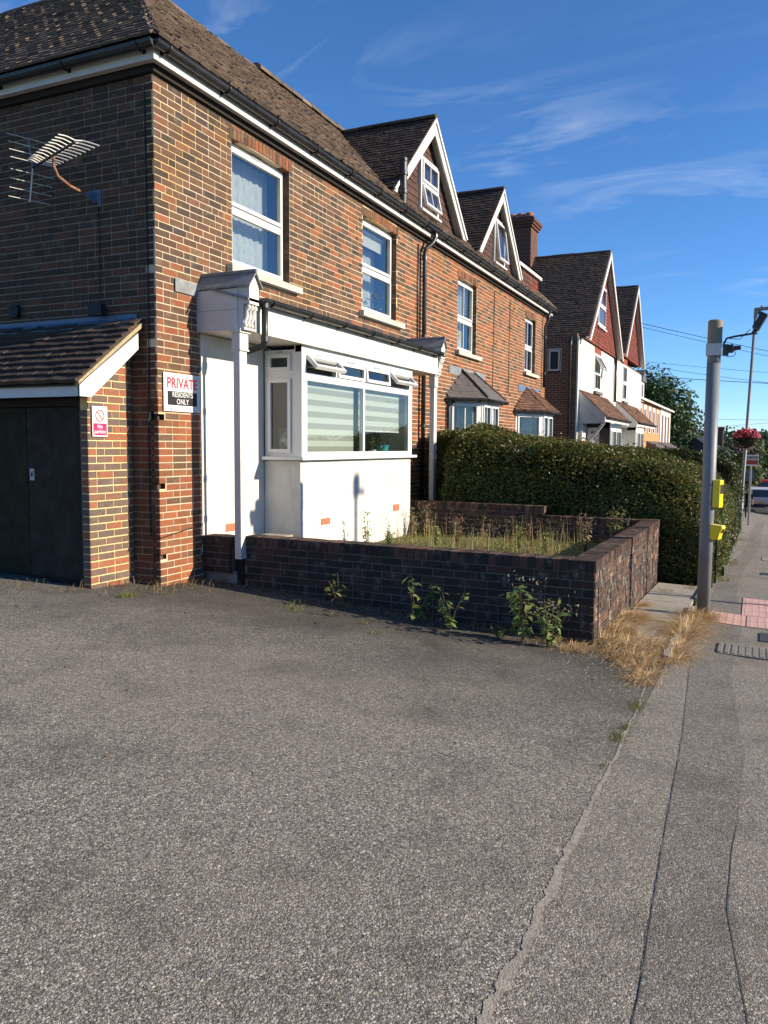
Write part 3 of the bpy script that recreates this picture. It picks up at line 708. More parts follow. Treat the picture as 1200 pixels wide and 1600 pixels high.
D1 = (7.36, 1.76, 5.66, 7.36, -1.86); D2 = (11.66, 1.66, 5.66, 7.34, -1.84)       # dormers: centre, half width, feet, apex, where the ridge meets the roof
def in_dormer(s, t):
    u = UE + s; z = ZE + t * (ZR - ZE) / SL; w = WE - t * (RH + WE) / SL
    for c, hw, zf, za, wr in (D1, D2):
        if w < .08 and z < zf + (za - zf) * (1 - abs(u - c) / hw) - .06 and abs(u - c) < hw: return True
    return False
lay_tiles(LR, H(UE, WE, ZE), XV, VS, NS, SL, lambda t: (t * (RH + WE) / SL * .98, RUE - UE - t * 2.0 / SL), pick=lambda s, t: rnd.randrange(8), skip=in_dormer, rough=1.9, lift=.024)
SL2 = math.hypot(ZR - ZE, RH - UE); VS2 = Vector((RH - UE, 0, ZR - ZE)).normalized(); NS2 = Vector((-(ZR - ZE), 0, RH - UE)).normalized()
lay_tiles(LR, H(UE, -EW, ZE), -YV, VS2, NS2, SL2, lambda t: (0, EW + WE - t * (RH + WE) / SL2 * .98), rough=.75, lift=.02)
LR.emit(main_roof, M_TILE, PAL_ROOF, 'tile', 'tiling', 300)
def ridge(parent, A, B, r=.11, step=.33, mat=None, name='ridge_tile', pal=PAL_ROOF, cap=60):
    A, B = Vector(A), Vector(B); d = B - A; n = max(1, int(d.length / step)); d.normalize(); sd = d.cross(ZV).normalized(); up = sd.cross(d).normalized()
    mbs = MB()
    for i in range(n):
        m = MB() if i < cap else mbs; p0 = A + d * (i * (B - A).length / n); p1 = A + d * ((i + 1) * (B - A).length / n - .012); k = rnd.uniform(.8, 1.15); t = tuple(x * k for x in rnd.choice(pal))
        vs = []; N_ = 7; dz = rnd.uniform(-.006, .012)
        for p in (p0, p1):
            for q in range(N_): a = math.radians(-15 + 210 * q / (N_ - 1)); vs.append(p + sd * (math.cos(a) * r) + up * (math.sin(a) * r * .75 + dz - .02))
        m.add(vs, [(q, q + N_, q + N_ + 1, q + 1) for q in range(N_ - 1)] + [tuple(range(N_)), tuple(range(2 * N_ - 1, N_ - 1, -1))], t)
        if i < cap: m.build(name, mat or M_TILE, parent)
ridge(main_roof, H(4.9, -RH, ZR + .02), H(RUE - 2.0, -RH, ZR + .02), r=.12)
ridge(main_roof, H(RH, -RH, ZR - .015), H(4.85, -RH, ZR - .015), r=.07)
ridge(main_roof, H(RH, -RH, ZR - .02), H(RH, -EW, ZR - .02), r=.07)
ridge(main_roof, H(UE + .06, WE - .06, ZE + .045), H(RH, -RH, ZR - .02), r=.055, step=.12, name='hip_tile', cap=40)
ridge(main_roof, H(RUE - .03, WE - .03, ZE + .03), H(RUE - 2.0, -RH, ZR), r=.08, step=.2, name='hip_tile')

# dormers
def dormer(c, hw, zf, za, wr, win, label=None):
    wf = .02; wb = .12
    m = MB(); zz = zf - .25
    m.add([H(c - hw + .1, -.03, zz), H(c + hw - .1, -.03, zz), H(c + hw - .1, -.03, zf), H(c, -.03, za - .1), H(c - hw + .1, -.03, zf)], [(0, 1, 2, 3, 4)], PAL_HANG[0])
    d = m.build('dormer', M_TILE_HANG, house, label=label)
    Lh = Laid(); u0, u1, z0, z1 = win
    sl = (za - zf) / hw
    lay_tiles(Lh, H(c, -.03, zf - .10), XV, ZV, -YV, za - zf + .0, lambda t: (-(hw - .12) * max(0, 1 - (t - .05) / (za - zf)), (hw - .12) * max(0, 1 - (t - .05) / (za - zf))), gauge=.115, tw=.17, lift=.018, rough=.4,
              skip=lambda s, t: u0 - c - .06 < s < u1 - c + .06 and z0 - zf + .0 < t < z1 - zf + .05)
    Lh.emit(d, M_TILE_HANG, PAL_HANG, 'hung_tile', 'tile_hanging', 110)
    # roof slopes back to the main roof; wide tiles in courses
    Lt = Laid(); s = math.hypot(hw, za - zf)
    def main_w(z): return WE - (z - ZE) / TP
    for sg in (-1, 1):
        Vv = Vector((-sg * hw, 0, za - zf)).normalized(); Nn = Vector((sg * (za - zf), 0, hw)).normalized()
        zt = za + .05
        m = MB(); a, b_, e, f_ = H(c + sg * hw, wb + .03, zf + .02), H(c, wb + .03, za + .02), H(c, main_w(za), za + .02), H(c + sg * hw, main_w(zf), zf + .02)
        m.quad(a, b_, e, f_, PAL_DTILE[0]); m.build('slope', M_TILE_DARK, d)
        org = H(c + sg * hw, wb + .05, zf + .03)
        lay_tiles(Lt, org, YV, Vv, Nn, s, lambda t: (0, wb + .05 - main_w(zf + (za - zf) * t / s)), gauge=.1, tw=.165, rough=.8, lift=.02)
    Lt.emit(d, M_TILE_DARK, PAL_DTILE, 'roof_tile', 'roof_tiling', 110)
    ridge(d, H(c, wb + .05, za + .05), H(c, main_w(za) + .1, za + .05), r=.085, step=.3, mat=M_TILE_DARK, pal=PAL_DTILE)
    for sg in (-1, 1):
        m = MB(); o = .17
        P_ = [H(c + sg * (hw + .02), wb, zf - .03), H(c, wb, za), H(c, wb, za - o * 1.5), H(c + sg * (hw - o * .95), wb, zf - .03)]
        m.prism(P_, (0, -.03, 0)); m.build('bargeboard', M_WHITE, d)
        m = MB(); o = .06; P_ = [H(c + sg * (hw + .05), wb + .032, zf - .0), H(c, wb + .032, za + .035), H(c, wb + .032, za - .04), H(c + sg * (hw - o + .03), wb + .032, zf - .0)]
        m.prism(P_, (0, -.025, 0)); m.build('verge_trim', M_GREYSOFF, d)
        m = MB(); P_ = [H(c + sg * (hw - .02), wb - .005, zf + .0), H(c, wb - .005, za - .02), H(c, wb - .005, za - .05), H(c + sg * (hw - .05), wb - .005, zf + .0)]
        m.prism(P_, (0, .15, 0)); m.build('verge_soffit', M_GREYSOFF, d)
    return d
d1 = dormer(*D1, (7.0, 7.88, 5.75, 6.62), 'wider tile-hung dormer above the downpipe')
d2 = dormer(*D2, (11.45, 12.25, 5.74, 6.66), 'narrower tile-hung dormer next to the chimney')
window(d1, 'window', H(6.99, .035, 5.74), XV, -YV, .88, .92, rows=2, bars=1, open_rows=[(0, None, .22)], sill=(.04, .05, .04, M_UPVC), roomd=.5)
window(d2, 'window', H(11.42, .035, 5.72), XV, -YV, .84, .98, rows=1, bars=0, open_rows=[(0, None, .12)], sill=(.04, .05, .04, M_UPVC), roomd=.5)
# low hipped dormer at the far end
m = MB(); m.hbox(13.75, 15.75, -1.1, -.06, 5.6, 6.12, PAL_RED[0]); d3 = m.build('dormer', M_TILE_HANG, house, label='low red tile-hung dormer at the far end of the roof')
m = MB(); m.hbox(13.6, 15.9, -.02, .03, 6.10, 6.2); m.build('fascia', M_WHITE, d3)
Ld = Laid(); lay_tiles(Ld, H(13.76, -.058, 5.62), XV, ZV, -YV, .46, lambda t: (0, 1.98), gauge=.115, tw=.17, lift=.018, rough=.4); Ld.emit(d3, M_TILE_HANG, PAL_RED, 'hung_tile', 'tile_hanging', 30)
m = MB(); m.add([H(13.55, .08, 6.2), H(15.95, .08, 6.2), H(15.0, -1.1, 7.1), H(13.8, -1.1, 7.1), H(15.95, -1.2, 6.2), H(13.55, -1.2, 6.2)], [(0, 1, 2, 3), (1, 4, 2), (0, 3, 5)], PAL_BRTILE[1]); m.build('roof_slope', M_TILE, d3)
# boiler flue beside the first dormer
m = MB(); fp = H(5.80, .21, 5.47); m.lathe(fp, ZV, [(0, .06), (.15, .065), (.16, .078), (.22, .078), (.23, .065), (.44, .065), (.45, .08), (.50, .08), (.51, .068), (.66, .068), (.67, .075), (.72, .07), (.72, .0)], 16); m.build('flue_pipe', M_BLACK, house, smooth=False)

# first-floor windows
SILL = (.10, .09, .075, M_STONE)
for (a, b, c, d), kw in zip(OPEN, (dict(rows=2, split=[.485]), dict(rows=2, split=[.485]), dict(rows=2, split=[.47], bars=1), dict(rows=2, split=[.47], bars=1))):
    window(house, 'window', H(a + .002, -.095, c), XV, -YV, b - a - .004, d - c - .002, **kw, room=True, roomd=.8)
    m = MB(); m.hbox(a - .12, b + .19, -.09, .085, c - .085, c - .004); m.build('stone_sill', M_STONE, house)
curtain('grey net curtain across the upper window nearest the brick corner', H(1.36, -.32, 3.62), XV, -YV, 1.2, 1.4, .012, 9, mat=M_NET)
curtain('white net curtain hanging straight in the upper window over the porch gutter', H(4.8, -.4, 3.62), XV, -YV, 1.18, 1.15, .012, 9, mat=M_NET)
curtain('pale curtain behind the glazing bars of the upper window above the hipped slate bay', H(9.5, -.3, 3.5), XV, -YV, .75, 1.4, .02, 6)
bl = thing('roller_blind', 'short white roller blind at the top of the upper window over the porch', 'blind'); m = MB(); m.hbox(4.85, 5.95, -.24, -.235, 4.72, 4.92); m.build('fabric', M_WHITE, bl); m = MB(); m.tube([H(4.82, -.24, 4.95), H(5.98, -.24, 4.95)], .03, 8); m.build('roller', M_UPVC, bl)
vb = thing('slatted_blind', 'slatted blind in the top of the upper window left of the two thin wall cables', 'blind'); m = MB()
for k in range(16): m.hbox(9.2, 10.2, -.21, -.19, 4.35 + k * .033, 4.353 + k * .033)
m.build('slat', M_UPVC, vb, kind='stuff'); m = MB(); m.hbox(9.2, 10.2, -.22, -.18, 4.875, 4.905); m.build('head_rail', M_UPVC, vb)

# ------------------------------------------------------------------ white porch front and its bay window (parts of the near house)
BW0 = .56
m = MB(); m.hbox(.70, 1.95, -.05, .012, .30, 2.74)
panel = m.build('rendered_wall', M_RENDER, house)
m = MB(); m.hbox(5.42, 5.55, -.05, .012, .1, 2.7); m.hbox(5.37, 5.419, .012, BW0 - .11, .1, 2.7); m.build('bay_cheek', M_RENDER, house)
for u0, u1, z0, z1 in ((1.13, 1.32, .51, .60),):
    b = MB(); b.hbox(u0, u1, .012, .018, z0, z1)
    b.build('air_brick', M_TERRA, panel)
m = MB(); m.hbox(.655, 6.56, 0.0, .62, 2.752, 2.775); m.hbox(.72, 6.5, -.02, .6, 2.775, 2.79)
porch = m.build('porch_soffit', M_GREYSOFF, house)
m = MB()                                                   # two boards of the near return, one of the far one
m.hbox(.652, .69, 0.0, .53, 2.77, 2.968); m.hbox(.654, .69, 0.0, .53, 2.972, 3.19); m.build('return_board', M_WHITE, porch)
m = MB(); m.hbox(6.52, 6.56, 0, .53, 2.77, 3.2); m.build('return_board', M_WHITE, porch)
m = MB(); m.hbox(.86, 3.6, .585, .625, 2.742, 3.06); m.hbox(3.603, 6.38, .585, .624, 2.742, 3.06); m.build('fascia', M_RENDER, porch)
m = MB(); m.prism([H(.64, .68, 3.08), H(.64, 0.0, 3.27), H(.64, 0.0, 3.24), H(.64, .68, 3.05)], (5.94, 0, 0)); m.build('porch_roof', M_LEAD, porch)
def console(u0, u1, mir):
    c = (u0 + u1) / 2; hwd = (u1 - u0) / 2
    m = MB(); m.prism([H(u0, .53, 3.20), H(c, .53, 3.34), H(u1, .53, 3.20), H(u1, .53, 3.02), H(u0, .53, 3.02)], (0, -.15, 0)); m.hbox(u0 + .004, u1 - .004, .42, .60, 2.76, 3.02)
    k = m.build('bracket', M_WHITE, porch)
    for q in range(3):                                     # scrolled flutes
        uu = u0 + (q + .5) * (u1 - u0) / 3; b = MB()
        b.tube([H(uu, .645, 3.015), H(uu, .655, 2.985), H(uu, .622, 2.955), H(uu, .626, 2.90), H(uu, .600, 2.84), H(uu, .606, 2.80), H(uu, .592, 2.775)], [.02, .028, .02, .027, .02, .029, .018], 8); b.build('flute', M_WHITE, k, smooth=True)
    for a, z0, z1, t, mt in ((-.0, 3.195, 3.345, .02, M_LEAD),):
        b = MB(); e = .035
        b.prism([H(u0 - e, .71, z0), H(c, .71, z1), H(c, .71, z1 + t), H(u0 - e, .71, z0 + t)], (0, .73, 0)); b.prism([H(c + .001, .71, z1), H(u1 + e, .71, z0), H(u1 + e, .71, z0 + t), H(c + .001, .71, z1 + t)], (0, .73, 0)); b.build('lead_cap', mt, porch)
        b = MB(); b.tube([H(c, .715, z1 + .03), H(c, 0, z1 + .03)], .022, 8); b.build('lead_roll', M_LEAD, porch)
console(.665, .845, 0); console(6.40, 6.58, 1)
def post(u0, w0, z0):
    s = .135; q = .08; m = MB(); m.hbox(u0, u0 + s, w0, w0 + q, z0, 2.56); m.hbox(u0 - .012, u0 + s + .012, w0 - .012, w0 + q + .012, 2.55, 2.73)
    m.hbox(u0 - .03, u0 + s + .03, w0 - .03, w0 + q + .03, 2.725, 2.765); m.hbox(u0 - .02, u0 + s + .02, w0 - .02, w0 + q + .02, 2.535, 2.552); m.build('post', M_WHITE, porch)
post(.665, .47, .28); post(6.42, .47, -.3)
gutter(porch, H(.86, .70, 3.10), H(6.36, .70, 3.10), -YV, bracket=.88)
pipe(porch, [H(.93, .70, 3.06), H(.93, .70, 2.66), H(.92, .67, 2.60), H(.86, .45, 2.53), H(.845, .40, 2.48)], .036, collars=[H(.93, .70, 2.68), H(.93, .7, 3.04)])
pipe(porch, [H(.845, .40, 2.5), H(.845, .40, .4)], .022, M_GALV, name='downpipe_lower', collars=[H(.845, .4, 2.05), H(.845, .4, 1.3), H(.845, .4, .85)])
m = MB(); m.box(H(.28, .012, 3.13), (.40, 0, 0), (0, -.008, 0), (0, 0, .135)); m.build('lead_flashing', M_LEAD, porch)

BW = .56                                                    # bay window
m = MB(); m.hbox(1.95, 5.42, 0.02, BW - .02, -.15, 1.335); bay = m.build('bay_window', M_RENDER, house)
for u0, u1, z0, z1 in ((2.47, 2.70, .50, .58), (4.75, 4.97, .52, .62)):
    b = MB(); b.hbox(u0, u1, BW - .022, BW - .012, z0, z1); b.build('air_brick', M_TERRA, bay)
m = MB(); m.hbox(1.87, 5.50, .02, BW + .06, 1.345, 1.385); m.build('sill_board', M_UPVC, bay)
m = MB(); m.hbox(1.95, 2.03, BW - .10, BW, 1.386, 2.74); m.hbox(5.34, 5.42, BW - .10, BW, 1.386, 2.74); m.hbox(1.95, 5.42, BW - .09, BW - .002, 2.66, 2.745); m.build('corner_post', M_UPVC, bay)
m = MB(); m.hbox(2.04, 5.36, -2.0, -1.98, .9, 2.73); m.hbox(2.04, 2.06, -2.0, .02, .9, 2.73); m.hbox(5.36, 5.38, -2.0, .02, .9, 2.73); m.hbox(2.06, 5.36, -1.98, BW - .08, 1.30, 1.336); m.hbox(2.06, 5.36, -1.98, BW - .1, 2.70, 2.71)
m.build('room_recess', M_ROOM, bay)
FW = 5.34 - 2.03
fr = MB(); Pf = H(2.03, BW, 1.386)
wl_ = window(bay, 'lower_light', H(2.03, BW - .004, 1.386), XV, -YV, FW, 1.0, cols=2, frame=.06, glass=M_GLASSLO, room=False, vents=False, sash=False)
wt_ = window(bay, 'top_light', H(2.03, BW, 2.387), XV, -YV, FW, .272, cols=4, frame=.034, glass=M_GLASSLO, room=False, vents=False, open_rows=[(0, 0, .78), (0, 3, .74), (0, 2, .10)])
for i in (0, 1, 2, 3):
    b = MB(); uu = 2.03 + FW * (i + .36) / 4; b.hbox(uu, uu + .22, BW + .001, BW + .012, 2.640, 2.655); b.build('trickle_vent', M_GREYLINE, wt_)
window(bay, 'side_light', H(1.95, .03, 1.386), -YV, -XV, BW - .10 - .03, 1.0, frame=.05, glass=M_GLASSLO, room=False, vents=False)
window(bay, 'side_light', H(1.95, .03, 2.387), -YV, -XV, BW - .10 - .03, .30, frame=.05, glass=M_GLASSLO, room=False, vents=True)
def zebra(label, u0, u1, z0, z1):
    t = thing('striped_blind', label, 'blind', 'striped day and night blinds in the bay window'); w = BW - .115
    m = MB(); n = int(round((z1 - z0) / .075))
    st = (z1 - z0) / n
    for k in range(0, n, 1):
        if k % 2 == 0: m.hbox(u0, u1, w, w + .003, z0 + k * st, z0 + (k + 1) * st)
    m.build('opaque_band', M_BLIND, t); m = MB()
    for k in range(n):
        if k % 2: m.hbox(u0, u1, w, w + .003, z0 + k * st, z0 + (k + 1) * st)
    m.build('sheer_band', M_SHEER, t); m = MB(); m.hbox(u0 - .01, u1 + .01, w - .05, w + .015, 2.32, 2.385); m.build('cassette', M_UPVC, t)
    if z0 > 1.5: m = MB(); m.tube([H(u0, w, z0), H(u1, w, z0)], .012, 6); m.build('bottom_bar', M_UPVC, t)
M_BLIND = mat_plain('blind_fabric', (.26, .262, .235), .9, .1, .06, 30, .1, 100)
M_SHEER = mat_plain('sheer_fabric', (.42, .435, .40), .9, .1, .06, 30, .1, 100)
zebra('striped blind drawn fully down in the wide pane nearest the porch post', 2.09, 3.56, 1.44, 2.33)
zebra('striped blind stopping short above the potted plants on the bay sill', 3.72, 5.14, 1.74, 2.33)
m = MB(); m.hbox(3.52, 3.56, BW - .3, BW - .16, 1.4, 2.38); tag(m.build('curtain', M_CABLE, None), 'narrow dark drape edge behind the bay window mullion', 'curtain')
pan = thing('grey_panel', 'pale grey privacy panel behind the narrow side pane of the bay', 'panel'); m = MB(); m.hbox(2.36, 2.37, -.9, .42, 1.37, 2.36); m.build('sheet', M_ROOM, pan); m = MB(); m.hbox(2.3, 2.36, .0, .16, 1.36, 1.75); m.build('box_side', M_WHITE, pan)
fan = thing('desk_fan', 'white round desk fan behind the narrow side pane of the bay', 'fan', None)
fc = H(2.08, .30, 1.56); m = MB(); R_ = .135
for rr in (R_, R_ * .96): m.tube([fc + YV * math.cos(a) * rr + ZV * math.sin(a) * rr for a in [2 * math.pi * i / 28 for i in range(29)]], .006, 5)
for i in range(18):
    a = 2 * math.pi * i / 18; m.tube([fc + YV * math.cos(a) * .05 + ZV * math.sin(a) * .05 - XV * .02, fc + YV * math.cos(a) * R_ + ZV * math.sin(a) * R_], .0022, 4)
m.build('guard', M_UPVC, fan); m = MB(); m.lathe(fc - XV * .03, XV, [(0, .01), (.005, .05), (.05, .055), (.10, .04)], 16); m.build('motor', M_UPVC, fan)
m = MB(); m.tube([fc + XV * .06, fc + XV * .06 - ZV * .16], .014, 8); m.lathe(fc + XV * .06 - ZV * .172, ZV, [(0, .075), (.012, .07), (.02, .02)], 16); m.build('stand', M_UPVC, fan)
for k in range(3):
    a = 2 * math.pi * k / 3 + .4; m = MB(); e = lambda r, o: fc + YV * (math.cos(a) * r - math.sin(a) * o) + ZV * (math.sin(a) * r + math.cos(a) * o)
    m.add([e(.03, -.02), e(.12, -.045) - XV * .015, e(.12, .045) + XV * .015, e(.03, .02)], [(0, 1, 2, 3)]); m.build('blade', M_UPVC, fan)
def leaves(name, pts, dirs, size, cols, mat, parent=None, kind='stuff', label=None, aspect=.5, flat=.3):
    """kite-shaped leaves, two triangles each"""
    pts = np.asarray(pts, float); n = len(pts); d = np.asarray(dirs, float) + nrs.normal(0, flat, (n, 3)); d /= np.linalg.norm(d, axis=1)[:, None] + 1e-9
    a = np.cross(d, nrs.normal(0, 1, (n, 3))); a /= np.linalg.norm(a, axis=1)[:, None] + 1e-9; b = np.cross(d, a)
    s = (np.asarray(size) * nrs.uniform(.65, 1.35, n))[:, None] if np.ndim(size) == 0 else np.asarray(size)[:, None]
    v = np.stack([pts - a * s * .5, pts + b * s * aspect * .5 - a * s * .05 + d * s * .10, pts + a * s * .5, pts - b * s * aspect * .5 - a * s * .05 + d * s * .10], 1).reshape(-1, 3)
    f = (np.arange(n) * 4)[:, None] + np.array([[0, 1, 2], [0, 2, 3]]).reshape(1, 6); f = f.reshape(-1, 3)
    c = np.asarray(cols, float)[nrs.randint(0, len(cols), n)] * nrs.uniform(.75, 1.25, (n, 1)); t = np.repeat(c, 4, 0)
    return fast_mesh(name, v, f, t, mat, parent, kind, label)
GREENS = [(.055, .085, .022), (.075, .105, .028), (.045, .072, .022), (.095, .12, .035), (.06, .08, .03), (.12, .125, .04)]
def pot_plant(name, label, c, r, h, mat, n, spread, cols, flowers=None):
    t = thing(name, label, 'potted plant'); m = MB(); m.lathe(c, ZV, [(0, r * .7), (h * .9, r), (h * .91, r * 1.08), (h, r * 1.08), (h, r * .9)], 16); m.build('pot', mat, t)
    p = nrs.normal(0, 1, (n, 3)) * [spread, spread, spread * .7] + np.array(c + ZV * (h + spread * .8)); leaves('foliage', p, nrs.normal(0, 1, (n, 3)), .05, cols, M_LEAF2, t)
    if flowers: p = nrs.normal(0, 1, (12, 3)) * [spread, spread * .7, spread * .4] + np.array(c + ZV * (h + spread * 1.6)); leaves('flower', p, nrs.normal(0, 1, (12, 3)), .04, flowers, M_FLOWER, t)
pot_plant('potted_plant', 'leafy plant in a white pot on the bay window sill', H(4.55, .28, 1.337), .055, .13, M_UPVC, 70, .09, GREENS, [(.45, .25, .5), (.7, .5, .7)])
pot_plant('potted_plant', 'leafy plant in a teal glazed pot on the bay window sill', H(4.90, .28, 1.337), .10, .20, M_TEAL, 60, .08, GREENS)
pot_plant('potted_plant', 'dark leafy plant without flowers at the edge of the half-lowered blind', H(3.95, .2, 1.337), .06, .12, M_DARK, 60, .09, GREENS)
pot_plant('potted_plant', 'pink flowered plant on the sill of the upper window over the porch', H(5.3, -.25, 3.56), .08, .12, M_UPVC, 80, .13, [(.16, .26, .18), (.2, .3, .22)], [(.6, .25, .3), (.65, .4, .4)])

# the two canted bays of the far half
def canted_bay(name, Lp, A, B, Rp, wd, zt, top, slate, label):
    pts = [H(Lp, 0, 0), H(A, wd, 0), H(B, wd, 0), H(Rp, 0, 0)]
    m = MB(); m.prism([p + ZV * -1.0 for p in pts], (0, 0, 1.9)); b = m.build(name, M_RENDER, house, label=label)
    for i in range(3):
        U = (pts[i + 1] - pts[i]); W_ = U.length; U.normalize(); N = U.cross(ZV)
        window(b, 'window', pts[i] + U * .02 + ZV * .9 + N * .001, U, N, W_ - .04, zt - .9 - .02, cols=2 if W_ > 1 else 1, frame=.07, bars=1 if slate else 0, glass=M_GLASSLO, room=False, vents=True)
    m = MB(); c = [p + (Vector((0, 1, 0)) * .08) for p in pts]
    m.prism([p + ZV * .86 + YV * .35 for p in pts], (0, 0, .02)); m.prism([p + ZV * (zt - .03) + YV * .12 for p in pts], (0, 0, .02)); m.build('room_recess', M_DARK, b)
    m = MB(); m.hbox(Lp + .2, Rp - .2, -.5, -.48, .8, zt); m.build('back_wall', M_DARK, b)
    o = .13; E = [H(Lp - .18, 0.003, zt + .03), H(A - .06, wd + o, zt + .03), H(B + .06, wd + o, zt + .03), H(Rp + .18, 0.003, zt + .03)]; T = [H(top[0], .003, top[2]), H(top[1], .003, top[2])]
    Lt = Laid(); m = MB(); mat = M_SLATE if slate else M_TILE; pal = PAL_SLATE if slate else PAL_BRTILE
    for a, b2, t0, t1 in ((E[0], E[1], T[0], T[0]), (E[1], E[2], T[0], T[1]), (E[2], E[3], T[1], T[1])):
        if (t0 - t1).length < 1e-6: m.add([a, b2, t0], [(0, 1, 2)], pal[0])
        else: m.add([a, b2, t1, t0], [(0, 1, 2, 3)], pal[0])
        U = (b2 - a).normalized(); wv = (b2 - a).length; q = (t0 - a); s0 = q.dot(U); s1 = (t1 - a).dot(U); V = (q - U * s0); hgt = V.length; V.normalize(); N = U.cross(V).normalized()
        lay_tiles(Lt, a + N * .006, U, V, N, hgt - .02, lambda t, s0=s0, s1=s1, wv=wv, hgt=hgt: (s0 * t / hgt, wv + (s1 - wv) * t / hgt), gauge=.2 if slate else .1, tw=.3 if slate else .17, lift=.010 if slate else .028, rough=.3 if slate else 1.5)
    r = m.build('roof', mat, b); Lt.emit(r, mat, pal, 'slate' if slate else 'tile', 'tiling', 60)
    for e, t in ((E[1], T[0]), (E[2], T[1])):
        k = MB(); k.tube([e + ZV * .03, t + ZV * .035], .028, 6, (.13, .075, .055)); k.build('hip_roll', M_BLACK if slate else M_TILE, r)
    k = MB(); k.box(H(top[0] - .75, .004, top[2] - .1), (top[1] - top[0] + 1.5, 0, 0), (0, -.008, 0), (0, 0, .16)); k.build('lead_flashing', M_LEAD if slate else M_LEADBLUE, b)
    k = MB()
    for i in range(3):
        d = (E[i + 1] - E[i]); k.box(E[i] + ZV * -.075 + YV * .05, d, YV * .02 + ZV * 0, ZV * .07)
    k.build('fascia', M_UPVC, b)
    for i in range(2 if slate else 3):
        if i < 3:
            d = (E[i + 1] - E[i]).normalized(); nn = d.cross(ZV)
            gutter(b, E[i] + nn * .03 - ZV * .02, E[i + 1] + nn * .03 - ZV * .02, nn, r=.045, bracket=.7)
    return b
M_SLATE = mat_plain('slate', (.115, .10, .096), .6, .35, .3, 12, .35, 60, dirt=(.22, .19, .15), damt=.4)
PAL_SLATE = [(1, 1, 1)] * 8
b1 = canted_bay('canted_bay', 8.59, 9.17, 10.38, 10.96, .52, 2.46, (9.37, 10.16, 3.08), True, 'canted white bay with a grey slate roof')
b2 = canted_bay('canted_bay', 13.52, 14.28, 15.45, 16.2, .52, 2.42, (14.5, 15.1, 3.06), False, 'canted white bay with a mossy brown tiled roof')
curtain('pale green curtain in the slate-roofed bay', H(8.95, .05, 1.0), Vector((.745, -.66, 0)), Vector((-.66, -.745, 0)), .55, 1.45, .02, 5)
curtain('white net curtain in the bay with the mossy tiled roof', H(13.95, .05, 1.0), Vector((.745, -.66, 0)), Vector((-.66, -.745, 0)), .6, 1.4, .015, 5)
pipe(b1, [H(8.62, .12, 2.44), H(8.6, .1, 2.36), H(8.5, .05, 2.3), H(8.5, .05, .3)], .035)
pipe(b2, [H(16.3, .1, 2.42), H(16.35, .08, 2.3), H(16.35, .05, .0)], .035)

# ------------------------------------------------------------------ tiled lean-to store on the end wall
shed = thing('lean_to_store', 'lean-to store with dark boarded doors and a brown tiled roof', 'shed')
SX, SW = -.62, -.35
m = MB(); m.hbox(SX + .0065, 0, SW - .1, SW - .0065, -.1, 1.98); m.prism([H(SX + .0065, SW - .0065, 1.98), H(0, SW - .0065, 1.98), H(0, SW - .0065, 2.50)], (0, .1, 0)); sw = m.build('wall', M_MORTAR_SHED, shed)
Ls = Laid(); lay_bricks(Ls, H(SX, SW, -.1), XV, ZV, -YV, -SX, 2.62, [], lambda s, t: rnd.randrange(8), course=.0755, length=.2255, joint=.0125, depth=.03, jit=.002, skip=lambda s, t: (-.1 + t) > 1.96 + (s) * .86, top_down=False)
for j in range(26): Ls.put(H(SX, SW - .052, -.1 + (j + .5) * .0755), -YV, ZV, -XV, .1, .063, .05, rnd.randrange(8))
Ls.emit(sw, M_BRICK_SHED, PAL_SHED, 'brick', 'brickwork', 300)
m = MB(); m.hbox(SX + .05, SX + .06, -4.5, SW - .1, .05, 1.98); back = m.build('door_frame', M_TIMBER, shed)
m = MB(); m.hbox(SX + .0, SX + .07, SW - .145, SW - .105, .02, 1.98); m.hbox(SX + .0, SX + .07, -4.5, SW - .145, 1.90, 1.98); m.hbox(SX - .005, SX + .07, -4.5, SW - .10, -.1, .12); m.build('jamb', M_TIMBER, shed)
for i, (w0, w1, mt, lab) in enumerate(((-1.205, SW - .15, M_DOORWOOD, None), (-2.02, -1.215, M_DOORGREEN, None), (-2.85, -2.03, M_DOORWOOD, None), (-3.7, -2.86, M_DOORWOOD, None))):
    m = MB(); m.hbox(SX + .028, SX + .05, w0, w1, .165, 1.885); dr = m.build('door', mt, shed, label=lab)
    if i < 2:
        if i == 0:
            b = MB(); b.hbox(SX + .020, SX + .028, w0 + .03, w0 + .09, 1.15, 1.27); b.build('lock_plate', M_STONE, dr); b = MB(); b.hbox(SX + .016, SX + .0199, w0 + .05, w0 + .07, 1.19, 1.23); b.build('keyhole', M_INK, dr)
m = MB(); m.hbox(-.87, -.85, -4.5, -.2, 1.975, 2.085); m.build('eaves_board', M_GREYSOFF, shed)
sn = Vector((-.61, 0, .72)).normalized(); sv = Vector((.72, 0, .61)).normalized()
m = MB(); A = H(-.89, -.2, 2.085); m.prism([H(-.87, -.19, 1.975), H(-.72, -.19, 1.975), H(-.06, -.19, 2.50), H(-.06, -.19, 2.66), H(-.87, -.19, 2.085)], (0, .022, 0)); m.build('bargeboard', M_WHITE, shed)
m = MB(); m.quad(H(-.90, -.17, 2.07), H(-.90, -4.5, 2.07), H(0, -4.5, 2.78), H(0, -.17, 2.78), PAL_ROOF[1]); m.prism([H(-.90, -.17, 2.085), H(-.02, -.17, 2.725), H(-.02, -.17, 2.775), H(-.90, -.17, 2.115)], (0, .05, 0), (.45, .36, .22)); sr = m.build('roof', M_TILE, shed)
Lq = Laid(); lay_tiles(Lq, H(-.92, -4.5, 2.10), -YV, Vector((.9, 0, .71)).normalized(), Vector((-.71, 0, .9)).normalized(), 1.06, lambda t: (0, 4.34), gauge=.112, tw=.2, lift=.034, rough=.9)
Lq.emit(sr, M_TILE, PAL_DTILE, 'tile', 'tiling', 300)
